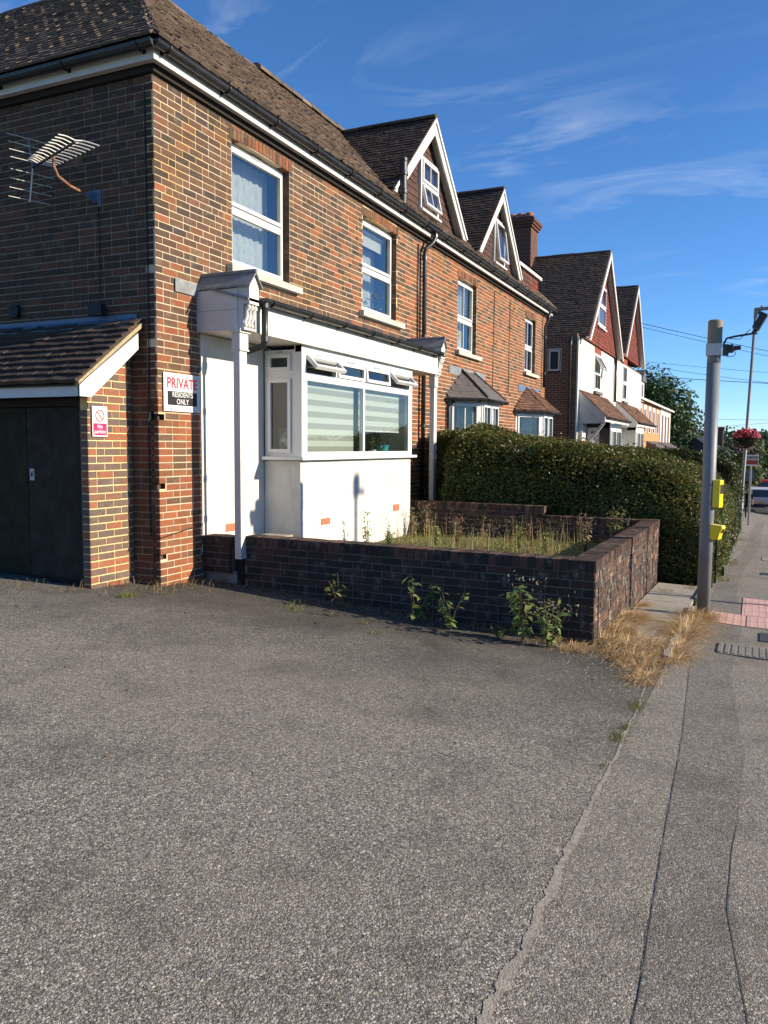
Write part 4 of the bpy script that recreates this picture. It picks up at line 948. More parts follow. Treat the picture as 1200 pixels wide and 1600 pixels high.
m = MB(); m.hbox(-.075, -.003, -4.5, -.25, 2.715, 2.725); m.hbox(-.012, -.003, -4.5, -.25, 2.70, 2.87); m.prism([H(-.012, -.25, 2.83), H(-.15, -.25, 2.745), H(-.15, -.25, 2.733), H(-.012, -.25, 2.815)], (0, 4.25, 0)); m.build('lead_flashing', M_LEADBLUE, shed)

# ------------------------------------------------------------------ things fixed to the near house
def lettering(text, size, P, U, Z, N, mat, parent, bold=.0, sx=1.0, name='lettering'):
    cu = bpy.data.curves.new(name, 'FONT'); cu.body = text; cu.size = size; cu.align_x = 'CENTER'; cu.align_y = 'CENTER'; cu.extrude = .0012; cu.space_character = 1.06; cu.offset = bold; cu.materials.append(mat)
    tmp = bpy.data.objects.new('tmp', cu); COL.objects.link(tmp); me = bpy.data.meshes.new_from_object(tmp.evaluated_get(bpy.context.evaluated_depsgraph_get())); bpy.data.objects.remove(tmp); me.materials.clear(); me.materials.append(mat)
    o = link(name, me, parent); U, Z, N = Vector(U).normalized(), Vector(Z).normalized(), Vector(N).normalized()
    Mx = Matrix((U * sx, Z, N)).transposed().to_4x4(); Mx.translation = P; o.matrix_basis = Mx; return o
s1 = thing('private_sign', 'white sign reading PRIVATE RESIDENTS ONLY screwed to the brick corner', 'sign')
P = H(.07, .012, 1.875)
m = MB(); m.box(P, XV * .605, -YV * .006, ZV * .40); m.build('board', M_SIGN, s1)
pt = lambda a, b, n=.0062: P + XV * a + ZV * b - YV * n
m = MB()
for a, b, c, d in ((.02, .585, .375, .378), (.02, .585, .022, .025), (.02, .023, .025, .375), (.582, .585, .025, .375)): m.box(pt(a, c), XV * (b - a), -YV * .001, ZV * (d - c))
m.build('border_line', M_GREYLINE, s1)
m = MB(); m.box(pt(.06, .065), XV * .485, -YV * .0012, ZV * .145); m.build('black_panel', M_INK, s1)
lettering('PRIVATE', .150, pt(.302, .292, .0075), XV, ZV, -YV, M_RED, s1, .003, .86)
lettering('RESIDENTS', .072, pt(.302, .174, .0085), XV, ZV, -YV, M_SIGN, s1, .0009, .92); lettering('ONLY', .078, pt(.302, .102, .0085), XV, ZV, -YV, M_SIGN, s1, .0009, .92)
for a, b in ((.17, .375), (.40, .372), (.12, .026), (.43, .026)):
    m = MB(); m.lathe(pt(a, b), -YV, [(0, .014), (.005, .013), (.007, .006), (.007, 0)], 12); m.build('screw_cap', M_GREYLINE, s1)
s2 = thing('no_parking_sign', 'small white and crimson No parking sign on the lean-to brickwork', 'sign')
P = H(-.575, -.338, 1.60); m = MB(); m.box(P, XV * .205, -YV * .005, ZV * .30); m.build('board', M_SIGN, s2)
m = MB(); m.box(P + XV * .012 + ZV * .012 - YV * .0052, XV * .181, -YV * .001, ZV * .118); m.build('crimson_panel', M_MAGENTA, s2)
m = MB(); cc = P + XV * .102 + ZV * .207 - YV * .007; ring = []
for k in range(33):
    a = 2 * math.pi * k / 32; ring.append(cc + XV * math.cos(a) * .055 + ZV * math.sin(a) * .055)
m.tube(ring, .0045, 5); m.tube([cc + XV * -.039 + ZV * .039, cc + XV * .039 + ZV * -.039], .0045, 5); m.build('prohibition_ring', M_RED, s2)
lettering('No', .052, P + XV * .1 + ZV * .098 - YV * .0075, XV, ZV, -YV, M_SIGN, s2, .001); lettering('parking', .052, P + XV * .1 + ZV * .048 - YV * .0075, XV, ZV, -YV, M_SIGN, s2, .001, .95)
# TV aerial
ae = thing('tv_aerial', 'old white multi-element TV aerial on a rusty bracket against the end wall', 'aerial')
bd = Vector((-.35, -.937, 0)).normalized(); el = Vector((.937, -.35, 0)).normalized()
bc = H(-.45, -.90, 4.40); 
m = MB(); m.box(bc - bd * .52 - el * .009 - ZV * .009, bd * 1.04, el * .018, ZV * .018); m.build('boom', M_CABLE, ae)
for i in range(12):
    q = bc + bd * (.52 - i * .088 if i < 8 else -.19 - (i - 8) * .06); hl = .20 - .006 * i
    for sg in (-1, 1):
        m = MB(); m.tube([q + ZV * .014, q + el * sg * hl * .35 + ZV * .03 - bd * .0, q + el * sg * hl * .6 + ZV * .02 + bd * .03, q + el * sg * hl + bd * .085 - ZV * .005], .0066, 6); m.build('director', M_ALU, ae)
rb = bc - bd * .50
for sg in (-1, 1):
    m = MB(); m.tube([rb, rb + ZV * sg * .10 - bd * .03, rb + ZV * sg * .33 - bd * .10], .008, 6); m.build('reflector_stay', M_ALU if sg < 0 else M_GALV, ae)
    for k in range(4):
        q = rb + ZV * sg * (.06 + .085 * k) - bd * (.01 + .028 * k); m = MB(); m.tube([q - el * .22, q + el * .22], .0036, 6); m.build('reflector_rod', M_ALU, ae)
m = MB(); m.tube([bc + bd * .02 - ZV * .01, bc + bd * .02 - ZV * .11, bc + bd * .02 + XV * .05 - ZV * .19, bc + XV * .17 - YV * .05 - ZV * .255, H(-.05, -.78, 4.09)], .016, 8); m.build('mast_arm', M_RUST, ae, smooth=True)
m = MB(); m.prism([H(-.012, -.70, 4.17), H(-.012, -.86, 4.17), H(-.012, -.70, 3.99)], (.010, 0, 0)); m.prism([H(-.012, -.772, 4.16), H(-.18, -.772, 4.09), H(-.012, -.772, 4.03)], (0, .01, 0)); m.build('wall_bracket', M_LEADBLUE, ae)
cb = MB(); cb.tube([H(-.006, -.74, 4.0), H(-.008, -.735, 3.6), H(-.008, -.74, 3.1)], .004, 5); tag(cb.build('aerial_cable', M_CABLE), 'thin black cable hanging down the end wall from the aerial bracket', 'cable')
fl = thing('floodlight', 'small black floodlight on the end wall above the lean-to roof', 'light'); m = MB(); m.box(H(-.14, -.62, 2.86), XV * .08, YV * .17, ZV * .12); m.build('lamp_body', M_INK, fl); m = MB(); m.tube([H(-.1, -.70, 2.92), H(-.0, -.70, 2.95)], .014, 8); m.build('bracket', M_BLACK, fl)
fl2 = thing('junction_box', 'small dark junction box on the end wall, further from the corner than the floodlight', 'box'); m = MB(); m.box(H(-.055, -1.92, 2.93), XV * .055, YV * .12, ZV * .13); m.build('case', M_INK, fl2); m = MB(); m.box(H(-.06, -1.90, 2.95), XV * .005, YV * .08, ZV * .09); m.build('lid', M_CABLE, fl2)
cb = MB(); cb.tube([H(-.008, -.10, 5.05), H(-.008, -.10, 4.0), H(-.010, -.09, 3.0), H(-.010, -.12, 1.6), H(-.010, -.115, .58), H(-.012, -.07, .545), H(-.01, .012, .55), H(.3, .012, .59), H(.68, .03, .64)], .006, 6); tag(cb.build('wall_cable', M_CABLE), 'black cable running down the end wall and round the brick corner', 'cable')

# ------------------------------------------------------------------ low garden wall
gw = thing('garden_wall', 'low dark brick garden wall with a brick-on-edge coping', 'wall')
CT = .525; WX0, WX1 = 7.175, 7.42; WY = 1.25; FX = 12.43; FT = .47
dirA = Vector((WX1 - WX0, 5.62 - WY, 0)).normalized(); nA = Vector((-dirA.y, dirA.x, 0)); 
if nA.x > 0: nA = -nA
LA = 5.62 - WY; T = .215
Lg = Laid(); Lg2 = Laid()
def pick_d(s, t): return rnd.randrange(8)
def wall_run(P, U, N, length, zt0, zt1, zb0, core, cop_skip=None, inner=True, lay=None):
    """P: outer line start (z ignored), U along, N outward; top slopes from zt0 to zt1"""
    U = Vector(U).normalized(); N = Vector(N).normalized(); P = Vector((P[0], P[1], 0)); sl = (zt1 - zt0) / length; U3 = (U + ZV * sl).normalized()
    hgt = zt0 - .11 - zb0
    core.box(P + U * .03 - N * .0065 + ZV * zb0, U * (length - .03) + ZV * (zt1 - zt0), -N * (T - .013), ZV * (hgt + .10))
    lay_bricks(lay or Lg, P + ZV * zb0, U3, ZV, N, length, hgt, [], pick_d, depth=.03, jit=.0035, course=.0745)
    if inner: lay_bricks(Lg, P - N * T + ZV * zb0, U3, ZV, -N, length, hgt, [], pick_d, depth=.03, jit=.003)
    n = int(length / .0755); st = length / n
    for k in range(n):
        s = (k + .5) * st; zt = zt0 + sl * s + rnd.uniform(-.003, .003); c = P + U * s - N * (T / 2)
        if cop_skip and cop_skip(s): continue
        cop.append((c, U, N, st - .008, zt, rnd.uniform(-.003, .003)))
core = MB(); cop = []
PA = Vector((WX0, WY, 0))
wall_run(PA, dirA, nA, LA - .52, CT, CT, -.36, core)
wall_run(PA + dirA * (LA - .40) + nA * .09, dirA, nA, .40, CT - .01, CT - .01, .10, core)
UB = Vector((1, 0, 0)); wall_run(PA + UB * .004, UB, Vector((0, -1, 0)), FX - WX0 - .8, CT, FT + .008, -.65, core, lay=Lg2)
wall_run(Vector((FX - .775, WY + .01, 0)), UB, Vector((0, -1, 0)), .775, FT + .012, FT + .004, -.65, core, lay=Lg2)
wall_run(Vector((FX - T, WY + .215, 0)), Vector((0, 1, 0)), Vector((-1, 0, 0)), 1.45, FT, FT + .01, -.3, core, inner=False)
wall_run(Vector((FX - T, 2.92, 0)), Vector((0, 1, 0)), Vector((-1, 0, 0)), 2.65, .62, .64, -.25, core, inner=False)
gwc = core.build('wall_core', M_MORTAR_DARK, gw)
lay = sorted(range(len(cop)), key=lambda i: (cop[i][0] - CAM).length); big = set(lay[:150]); mbc = MB(); cop_mesh = {}
for i, (c, U, N, wd, zt, j) in enumerate(cop):
    tt = rnd.choice(PAL_DARK + [(.12, .062, .046), (.14, .07, .05), (.11, .058, .043)]); k = (T + .006) / 2
    m = MB() if i in big else mbc
    m.box(c - U * (wd / 2) - N * (k + j) + ZV * (zt - .105), U * wd, N * (2 * k), ZV * .105, tt)
    if i in big: m.build('coping_brick', M_BRICK_DARK, gwc)
mbc.build('coping_bricks', M_BRICK_DARK, gwc, kind='stuff')
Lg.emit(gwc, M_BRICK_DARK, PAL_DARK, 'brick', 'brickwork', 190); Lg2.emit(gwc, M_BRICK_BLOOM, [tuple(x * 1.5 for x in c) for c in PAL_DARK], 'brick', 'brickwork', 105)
m = MB(); m.box(PA + dirA * (LA - .50) - nA * .2 + ZV * -.1, dirA * .09, nA * .19, ZV * .46); m.build('pier_post', M_TIMBER, gw)
m = MB(); q = PA + dirA * (LA - .42); m.box(q - nA * .18 - ZV * .1, dirA * .42, nA * .19, ZV * .22); m.build('footing', M_CONC, gw)
m = MB(); m.box(Vector((FX - .795, WY - .004, -.6)), XV * .016, YV * .2, ZV * 1.06); m.build('movement_joint', M_INK, gw)
dish = thing('garden_dish', 'round pale green dish standing inside the garden wall beneath the bay', 'dish'); m = MB(); m.lathe(H(1.62, .36, .44), ZV, [(0, .0), (.0, .13), (.05, .17), (.055, .17), (.052, .155), (.02, .12), (.02, .0)], 20); m.build('bowl', mat_plain('green_plastic', (.25, .33, .22), .5, .4, .1), dish)
m = MB(); m.hbox(1.45, 1.8, .16, .52, .1, .44); m.build('plinth', M_CONC, dish)

# ------------------------------------------------------------------ hedges
HEDGE = [(.060, .105, .024), (.085, .13, .030), (.045, .082, .02), (.12, .16, .038), (.065, .10, .026), (.16, .175, .045), (.18, .155, .045), (.21, .145, .05)]
def hedge(label, boxes, per_m2, size, cols, topcols=None, group=None):
    """boxes: (x0, x1, y0, y1, top function of (x, y)); rounded shoulders, leaves through a shell"""
    t = thing('hedge', label, 'hedge', group); core = MB(); P = []; N = []; ns = []
    for x0, x1, y0, y1, topf in boxes:
        A = [('x0', y1 - y0, x0), ('x1', y1 - y0, x1), ('y0', x1 - x0, y0), ('y1', x1 - x0, y1), ('top', None, None)]
        nx = max(2, int((x1 - x0) / .25)); ny = max(2, int((y1 - y0) / .25))
        for i in range(nx):
            for j in range(ny):
                a, b = x0 + (x1 - x0) * i / nx, x0 + (x1 - x0) * (i + 1) / nx; c, d = y0 + (y1 - y0) * j / ny, y0 + (y1 - y0) * (j + 1) / ny
                e = .14; a2, b2, c2, d2 = max(a, x0 + e), min(b, x1 - e), max(c, y0 + e), min(d, y1 - e); zt = min(topf(u, v) for u in (a, b) for v in (c, d)) - .24
                z0 = gz(a, c) - .15
                if b2 > a2 and d2 > c2: core.bbox(a2, b2, c2, d2, z0, zt)
        for kind, ln, pos in A:
            area = ((x1 - x0) * (y1 - y0)) if kind == 'top' else ln * 1.8
            n = int(area * per_m2 * (1.7 if kind == 'top' else 1))
            if kind == 'top':
                x = nrs.uniform(x0, x1, n); y = nrs.uniform(y0, y1, n); nn = np.tile([0, 0, 1.], (n, 1)); z = np.array([topf(a, b) for a, b in zip(x, y)])
                ex = np.minimum(np.minimum(x - x0, x1 - x), np.minimum(y - y0, y1 - y)); z -= np.where(ex < .3, (.3 - ex) ** 2 * 1.6, 0)
                z -= np.abs(nrs.normal(0, .08, n)) - .04
            else:
                q = nrs.uniform(0, 1, n); v = nrs.uniform(0, 1, n) ** .9
                if kind[0] == 'x': x = np.full(n, pos); y = y0 + (y1 - y0) * q; nn = np.tile([-1. if kind == 'x0' else 1., 0, .15], (n, 1))
                else: y = np.full(n, pos); x = x0 + (x1 - x0) * q; nn = np.tile([0, -1. if kind == 'y0' else 1., .15], (n, 1))
                zt = np.array([topf(a, b) for a, b in zip(x, y)]) - .03; zb = np.array([gz(a, b) for a, b in zip(x, y)]) - .02
                z = zb + (zt - zb) * v
                bul = .05 * np.sin(x * 3.1 + z * 2.3 + y * 2.7) + .04 * np.sin(z * 5 + y * 4.1 + x * 1.3) - np.where(v > .85, (v - .85) * 1.2, 0) - np.where(v < .12, (.12 - v) * .8, 0)
                dep = np.abs(nrs.normal(0, .07, n)) - bul
                x = x - nn[:, 0] * dep; y = y - nn[:, 1] * dep
            P.append(np.stack([x, y, z], 1)); N.append(nn)
    P = np.concatenate(P); N = np.concatenate(N)
    # sprigs that stick out
    k = nrs.randint(0, len(P), len(P) // 40); P = np.concatenate([P, P[k] + N[k] * nrs.uniform(.02, .13, (len(k), 1)) + nrs.normal(0, .02, (len(k), 3))]); N = np.concatenate([N, N[k]])
    core.build('twigs', M_CORE, t); up = N[:, 2] > .8; leaves('foliage', P[~up], N[~up], size, cols, M_LEAF, t, flat=.75, aspect=.55); leaves('top_growth', P[up], N[up], size * 1.1, topcols or cols, M_LEAF, t, flat=.75, aspect=.55)
    return t
top1 = lambda x, y: 1.16 + .150 * (y - .75) + .14 * min(1, (x - 12.5) / 1.4) - .55 * max(0, (1.5 - y)) ** 2 - .40 * max(0, (13.05 - x) / .5) ** 2 + .04 * math.sin(x * 6 + y * 4.4) + .03 * math.sin(x * 3 + y * 2.2)
top1b = lambda x, y: 1.30 - .03 * (x - 13) - .5 * max(0, (1.4 - y)) ** 2 + .03 * math.sin(x * 2.1 + y * 3)
hedge('broad clipped green hedge directly behind the low garden wall', [(12.55, 14.1, .52, 4.72, top1), (14.1, 19.5, .46, 2.5, top1b), (13.7, 14.8, 4.6, 5.5, lambda x, y: 1.78)], 3000, .040, HEDGE, [(.12, .165, .04), (.16, .18, .045), (.09, .135, .03), (.20, .16, .05), (.24, .15, .055), (.08, .12, .028)])
HEDGE2 = [(.050, .065, .022), (.065, .078, .027), (.042, .055, .018), (.08, .09, .035), (.10, .095, .04)]
hedge('taller round-ended hedge in front of the gabled houses', [(20.5, 22.5, .45, 5.2, lambda x, y: 1.50 - .04 * (x - 20) - .25 * max(0, 1.6 - y)), (22.5, 29.5, .45, 2.4, lambda x, y: 1.35 - .05 * (x - 22) - .2 * max(0, 1.6 - y))], 1100, .07, HEDGE2)

# ------------------------------------------------------------------ grass and weeds
def blades(name, roots, h, lean, wd, cols, mat, parent=None, kind='stuff', curve=.6, out=None, droop=.55):
    roots = np.asarray(roots, float); n = len(roots); hh = (np.asarray(h) if np.ndim(h) else np.full(n, h)) * nrs.uniform(.5, 1.3, n)
    a = nrs.uniform(0, 2 * np.pi, n)
    if out is not None: o = np.asarray(out, float); a = np.where(np.hypot(o[:, 0], o[:, 1]) > 0, np.arctan2(o[:, 1], o[:, 0]) + nrs.normal(0, .7, n), a)
    d = np.stack([np.cos(a), np.sin(a), np.zeros(n)], 1); ln = np.minimum((.32 + .68 * np.abs(nrs.normal(0, 1, n))) * lean, 3.4)
    sd = np.stack([-np.sin(a + 1.0), np.cos(a + 1.0), np.zeros(n)], 1); rows = []
    for k, t in enumerate((0, .35, .7, 1.0)):
        p = roots + d * (hh * ln * .6 * (t ** (1 + curve)))[:, None] + np.array([0, 0, 1.]) * (hh * np.maximum(t - droop * np.minimum(ln, 1.75) * t * t, .02))[:, None]
        w = wd * (1, .85, .55, .08)[k]; rows += [p - sd * w / 2, p + sd * w / 2]
    v = np.stack(rows, 1).reshape(-1, 3); b = (np.arange(n) * 8)[:, None]
    f = (b + np.array([[0, 1, 3, 2, 2, 3, 5, 4, 4, 5, 7, 6]])).reshape(-1, 4)
    c = np.asarray(cols)[nrs.randint(0, len(cols), n)] * nrs.uniform(.6, 1.25, (n, 1))
    return fast_mesh(name, v, f, np.repeat(c, 8, 0), mat, parent, kind)
STRAW = [(.74, .49, .24), (.86, .61, .34), (.60, .37, .17), (.93, .73, .46), (.40, .24, .11), (.55, .40, .17)]
def patch(cx, cy, sx, sy, n, dz=0.0):
    x = nrs.normal(cx, sx, n); y = nrs.normal(cy, sy, n); return [(a, b, gz(a, b) + dz) for a, b in zip(x, y)]
R = []; hs = []; O = []
zones = [(7.15, 1.02, .18, .12, 12, .22), (6.95, .85, .22, .10, 13, .17), (6.5, .78, .22, .07, 7, .11), (7.8, 1.17, .22, .05, 9, .26), (8.75, 1.19, .28, .04, 12, .28), (9.5, 1.19, .5, .04, 5, .15), (7.35, .61, .25, .03, 10, .22), (8.1, .585, .35, .022, 12, .27), (8.85, .56, .4, .025, 10, .24), (9.42, .50, .18, .05, 8, .28), (9.72, .45, .10, .10, 5, .2), (6.98, 1.42, .12, .12, 6, .12), (6.1, .69, .14, .03, 3, .05)]
for cx, cy, sx, sy, k, hh in zones:
    for c in range(k):
        x, y = rnd.gauss(cx, sx), rnd.gauss(cy, sy); q = hh * rnd.uniform(.6, 1.35); n = int(40 + 260 * q)
        for _ in range(n):
            e = rnd.gauss(0, .022 + q * .08), rnd.gauss(0, .018 + q * .06); R.append((x + e[0], y + e[1], gz(x + e[0], y + e[1]))); hs.append(q * .85); O.append((e[0], e[1] + (-.03 if y > 1.0 else 0)))
blades('dry_grass', R, np.array(hs) * 1.05, 2.3, .0052, STRAW, M_STRAW, curve=.05, out=O, droop=.6)
n_ = len(R); k_ = nrs.randint(0, n_, 2600); blades('flattened_straw', np.array(R)[k_] + np.stack([nrs.normal(0, .06, 2600), nrs.normal(0, .04, 2600), np.full(2600, .006)], 1), .10, 6.0, .004, STRAW, M_STRAW, curve=.05)
R = []; hs = []
for k in range(60):
    t = nrs.uniform(0, 1) ; y = WY + .1 + t * 4.1; x = WX0 - .10 - abs(nrs.normal(0, .06)) + t * .24; p = patch(x, y, .05, .06, 7); R += p; hs += [.11] * 7
for cx, cy, n in ((6.55, 5.55, 60), (6.9, 5.5, 70), (6.3, 5.93, 60), (5.9, 6.0, 40), (7.2, 5.3, 50), (5.7, 6.5, 25), (6.0, 5.6, 30), (6.4, 5.3, 40)):
    R += patch(cx, cy, .12, .06, n); hs += [.12] * n
blades('dry_grass', R, np.array(hs), 1.2, .005, [(.22, .16, .09), (.32, .24, .13), (.16, .13, .07), (.40, .32, .18)], M_STRAW)
R = []; hs = []
for cx, cy, s, n, hh in ((5.45, .66, .08, 220, .022), (4.95, .66, .035, 90, .02), (4.72, .67, .06, 160, .022), (4.2, .66, .03, 40, .015), (6.75, 4.1, .13, 70, .06), (6.55, 3.95, .10, 60, .06), (5.95, 5.45, .06, 120, .08), (6.5, 3.2, .05, 40, .05), (6.2, 2.95, .03, 30, .04), (12.0, .72, .12, 150, .09), (13.8, .45, .15, 150, .13), (17.3, .42, .2, 120, .14), (26, .45, .4, 140, .2), (11.3, 1.0, .18, 160, .08)):
    R += patch(cx, cy, s, s * .6 if cx > 6 else s * .35, n); hs += [hh] * n
blades('green_tufts', R, np.array(hs), .8, .004, [(.22, .22, .05), (.17, .20, .045), (.30, .26, .07), (.13, .17, .04)], M_STRAW)
R = []
for k in range(13000): R.append((nrs.uniform(7.6, 12.1), nrs.uniform(1.5, 5.0), 0))
R = [(x, y, .10) for x, y, _ in R]
blades('garden_weeds', R, np.where(nrs.random(len(R)) < .15, .15, .07), .9, .007, [(.24, .31, .07), (.32, .35, .09), (.42, .36, .15), (.26, .28, .09), (.16, .25, .06)], M_STRAW)
R = []
for k in range(26):
    cx, cy = (nrs.uniform(9.6, 12.0), nrs.uniform(1.6, 5.0)) if k < 14 else (nrs.uniform(11.3, 12.1), nrs.uniform(1.6, 4.9))
    for _ in range(9): R.append((cx + nrs.normal(0, .07), cy + nrs.normal(0, .07), .10))
blades('dry_stalks', R, .40, .35, .008, [(.40, .28, .15), (.34, .20, .11), (.44, .36, .18), (.30, .30, .10)], M_STRAW, droop=.3)
P = np.array(R)[nrs.randint(0, len(R), 900)] + np.stack([nrs.normal(0, .05, 900), nrs.normal(0, .05, 900), nrs.uniform(.12, .42, 900)], 1); leaves('seed_heads', P, nrs.normal(0, 1, (900, 3)) + [0, 0, .6], .022, [(.42, .30, .17), (.36, .22, .13), (.30, .32, .10), (.48, .38, .22)], M_STRAW)
def weed(label, x, y, h, n, cols, tall=True, spread=.12, ls=.06, base=None, flower=None, name='weed', group=None):
    z = 0.10 if base is None else gz(x, y) + base; t = thing(name, label, 'weed', group); c = Vector((x, y, z)); m = MB(); P = []; Dn = []
    for i in range(n):
        a = rnd.uniform(0, 6.28); r = spread * rnd.uniform(.2, 1); hh = h * rnd.uniform(.55, 1.05); p1 = c + Vector((math.cos(a) * r * .4, math.sin(a) * r * .4, hh * .5)); p2 = c + Vector((math.cos(a) * r, math.sin(a) * r, hh))
        m.tube([c + Vector((math.cos(a), math.sin(a), 0)) * .015, p1, p2], [.006, .0045, .003], 5, (.14, .12, .06))
        for k in range(int(hh / (.030 if tall else .022))):
            s = .15 + .85 * rnd.random(); q = c.lerp(p1, s * 2) if s < .5 else p1.lerp(p2, s * 2 - 1); b = rnd.uniform(0, 6.28); P.append(q + Vector((math.cos(b), math.sin(b), .1)) * ls * .6); Dn.append((math.cos(b) * .5, math.sin(b) * .5, .9))
    m.build('stem', M_STRAW, t); leaves('leaf', np.array(P), np.array(Dn), ls, cols, M_LEAF2, t, aspect=.42)
    if flower: p = nrs.normal(0, .03, (n * 9, 3)) + np.array([c + Vector((rnd.uniform(-1, 1) * spread, rnd.uniform(-1, 1) * spread, h * rnd.uniform(.8, 1.05))) for _ in range(n * 9)]); leaves('flower_head', p, nrs.normal(0, 1, (n * 9, 3)), .03, flower, M_FLOWER, t)
    return t
BUD = [(.20, .29, .08), (.27, .34, .10), (.34, .36, .12), (.17, .23, .08)]
weed('tallest leafy weed against the garden wall with a grey seed head', 6.86, 1.80, .56, 4, BUD, spread=.17, ls=.11, base=0, flower=[(.25, .22, .16)])
weed('bushy leafy weed low beside the tallest one at the wall foot', 6.82, 1.56, .38, 10, BUD, spread=.2, ls=.075, base=0, flower=[(.28, .25, .17)])
weed('leafy weed near the middle of the shaded garden wall face', 6.90, 2.85, .42, 5, BUD, spread=.26, ls=.09, base=0)
weed('two-stemmed weed growing between the middle weed and the wall end', 6.88, 2.50, .38, 5, BUD, spread=.2, ls=.075, base=0)
weed('thin pale weed with few leaves reaching over the wall coping', 6.99, 3.7, .50, 2, [(.34, .36, .09), (.26, .30, .08)], spread=.12, ls=.10, base=0)
weed('small flat green weed at the foot of the tallest weed', 6.84, 2.0, .13, 6, BUD, spread=.14, ls=.07, base=0)
GW = [(.26, .33, .08), (.33, .36, .10), (.19, .27, .06)]; RW = [(.30, .18, .10), (.26, .22, .09)]; BW_ = [(.38, .27, .16), (.30, .20, .12)]
for lab, x, y, h, n, cols, fl in (
    ('tall thin green weed before the white bay wall next to the narrow pole shadow', 9.85, 4.78, .55, 2, GW, None),
    ('yellow green tuft of weed at the foot of the white bay wall', 10.5, 4.75, .28, 7, GW, None),
    ('wispy brown weed before the white bay wall near its far air brick', 11.3, 4.7, .50, 3, BW_, None),
    ('reddish dock spike standing in the walled garden', 10.9, 3.85, .42, 3, RW, [(.34, .15, .10), (.30, .14, .09)]),
    ('bright green bushy weed next to the reddish dock', 10.7, 4.1, .34, 8, GW, None),
    ('brown seeding weed by the far corner of the bay', 11.9, 4.75, .5, 3, BW_, [(.3, .2, .12)]),
    ('green spiky weed in the middle of the walled garden', 10.9, 2.95, .40, 3, GW, None),
    ('short green weed right of the middle of the walled garden', 10.8, 2.55, .34, 3, GW, None),
    ('brown dry weed leaning near the garden wall corner', 10.4, 1.95, .52, 5, BW_, [(.3, .2, .13)]),
    ('straw coloured weed clump close to the street side coping', 10.5, 1.7, .30, 7, [(.35, .26, .12), (.28, .26, .1)], None),
    ('green flowering weed standing against the lower rear coping', 11.6, 1.75, .52, 4, GW, [(.3, .3, .12)])):
    weed(lab, x, y, h, n + 3, cols, spread=.11, ls=.055, flower=fl, group='weeds in the walled garden')

# loose grit and dead leaves on the tarmac, thickest along the wall foot
V_, F_, T_ = [], [], []
for k in range(2600):
    if k < 900: t = rnd.random(); x, y, s_ = WX0 - .05 - abs(rnd.gauss(0, .22)) + t * .24, WY + t * 4.3, rnd.uniform(.002, .007)
    elif k < 1500: x, y, s_ = rnd.gauss(6.6, .6), rnd.uniform(.65, 1.2) + abs(rnd.gauss(0, .2)), rnd.uniform(.002, .007)
    else: x, y = rnd.uniform(1.6, 7.0), rnd.uniform(-.2, 6.0); s_ = rnd.uniform(.0015, .005)
    z = gz(x, y); b = len(V_); a = rnd.uniform(0, 6.28); c_ = rnd.choice([(.45, .42, .37), (.6, .56, .5), (.25, .23, .2), (.36, .3, .24)])
    for q in range(4): V_.append((x + math.cos(a + q * 1.57) * s_ * rnd.uniform(.7, 1.2), y + math.sin(a + q * 1.57) * s_ * rnd.uniform(.7, 1.2), z - .001))
    V_.append((x, y, z + s_ * rnd.uniform(.6, 1.1))); T_ += [c_] * 5; F_ += [(b, b + 1, b + 4), (b + 1, b + 2, b + 4), (b + 2, b + 3, b + 4), (b + 3, b, b + 4)]
fast_mesh('loose_grit', V_, F_, T_, M_GRIT, kind='stuff')
P = []
for k in range(420):
    if k < 260: t = rnd.random(); P.append((WX0 - .06 - abs(rnd.gauss(0, .12)) + t * .24, WY + t * 4.3))
    elif k < 360: P.append((rnd.gauss(6.7, .5), rnd.uniform(.7, 1.3)))
    else: P.append((rnd.uniform(2.5, 7), rnd.uniform(.8, 6)))
P = np.array([(x, y, gz(x, y) + .006) for x, y in P]); leaves('leaf_litter', P, np.tile([0, 0, 1.], (len(P), 1)), .028, [(.20, .13, .07), (.30, .2, .1), (.14, .09, .05), (.25, .2, .1)], M_STRAW, flat=.35)

# ------------------------------------------------------------------ grey crossing pole
pole = thing('signal_pole', 'thick grey steel pole with yellow push button boxes and a camera arm', 'pole')
PB = Vector((9.65, .48, gz(9.65, .48) - .02)); lean = Vector((-.004, -.004, 1)).normalized()
pp = lambda z: PB + lean * (z - PB.z)
m = MB(); m.tube([PB, pp(2.45)], .072, 20); m.tube([pp(2.44), pp(2.60)], [.072, .068], 20); m.build('shaft', M_GALV, pole, smooth=True)
m = MB(); m.lathe(pp(2.60), lean, [(0, .076), (.30, .076), (.31, .074), (.318, .06), (.318, 0)], 20); m.build('hood', M_POLECAP, pole)
m = MB(); m.box(pp(2.53) + Vector((-.105, -.08, 0)), XV * .11, YV * .16, ZV * .125); k = m.build('cable_box', M_GREYSOFF, pole)
m = MB(); a = pp(2.68) + Vector((0, -.09, 0)); m.tube([a - ZV * .03, a + Vector((0, -.03, .035)), a + Vector((0, -.10, .05)), a + Vector((0, -.30, .075))], .011, 6); m.build('arm', M_BLACK, pole)
m = MB(); q = a + Vector((0, -.305, .075)); m.lathe(q - ZV * .01, ZV, [(0, .03), (.03, .03), (.05, .012)], 10); R_ = Matrix.Rotation(math.radians(28), 3, 'X')
d0 = [R_ @ Vector(v) for v in ((.0, 1, 0), (0, 0, 1))]
m.box(q + ZV * .05 - d0[0] * .045 - XV * .08, d0[0] * .075, XV * .16, d0[1] * .165); m.box(q + ZV * .05 - d0[0] * .045 - XV * .09 + d0[1] * .15, d0[0] * .10, XV * .18, d0[1] * .022); m.build('detector', M_BLACK, pole)
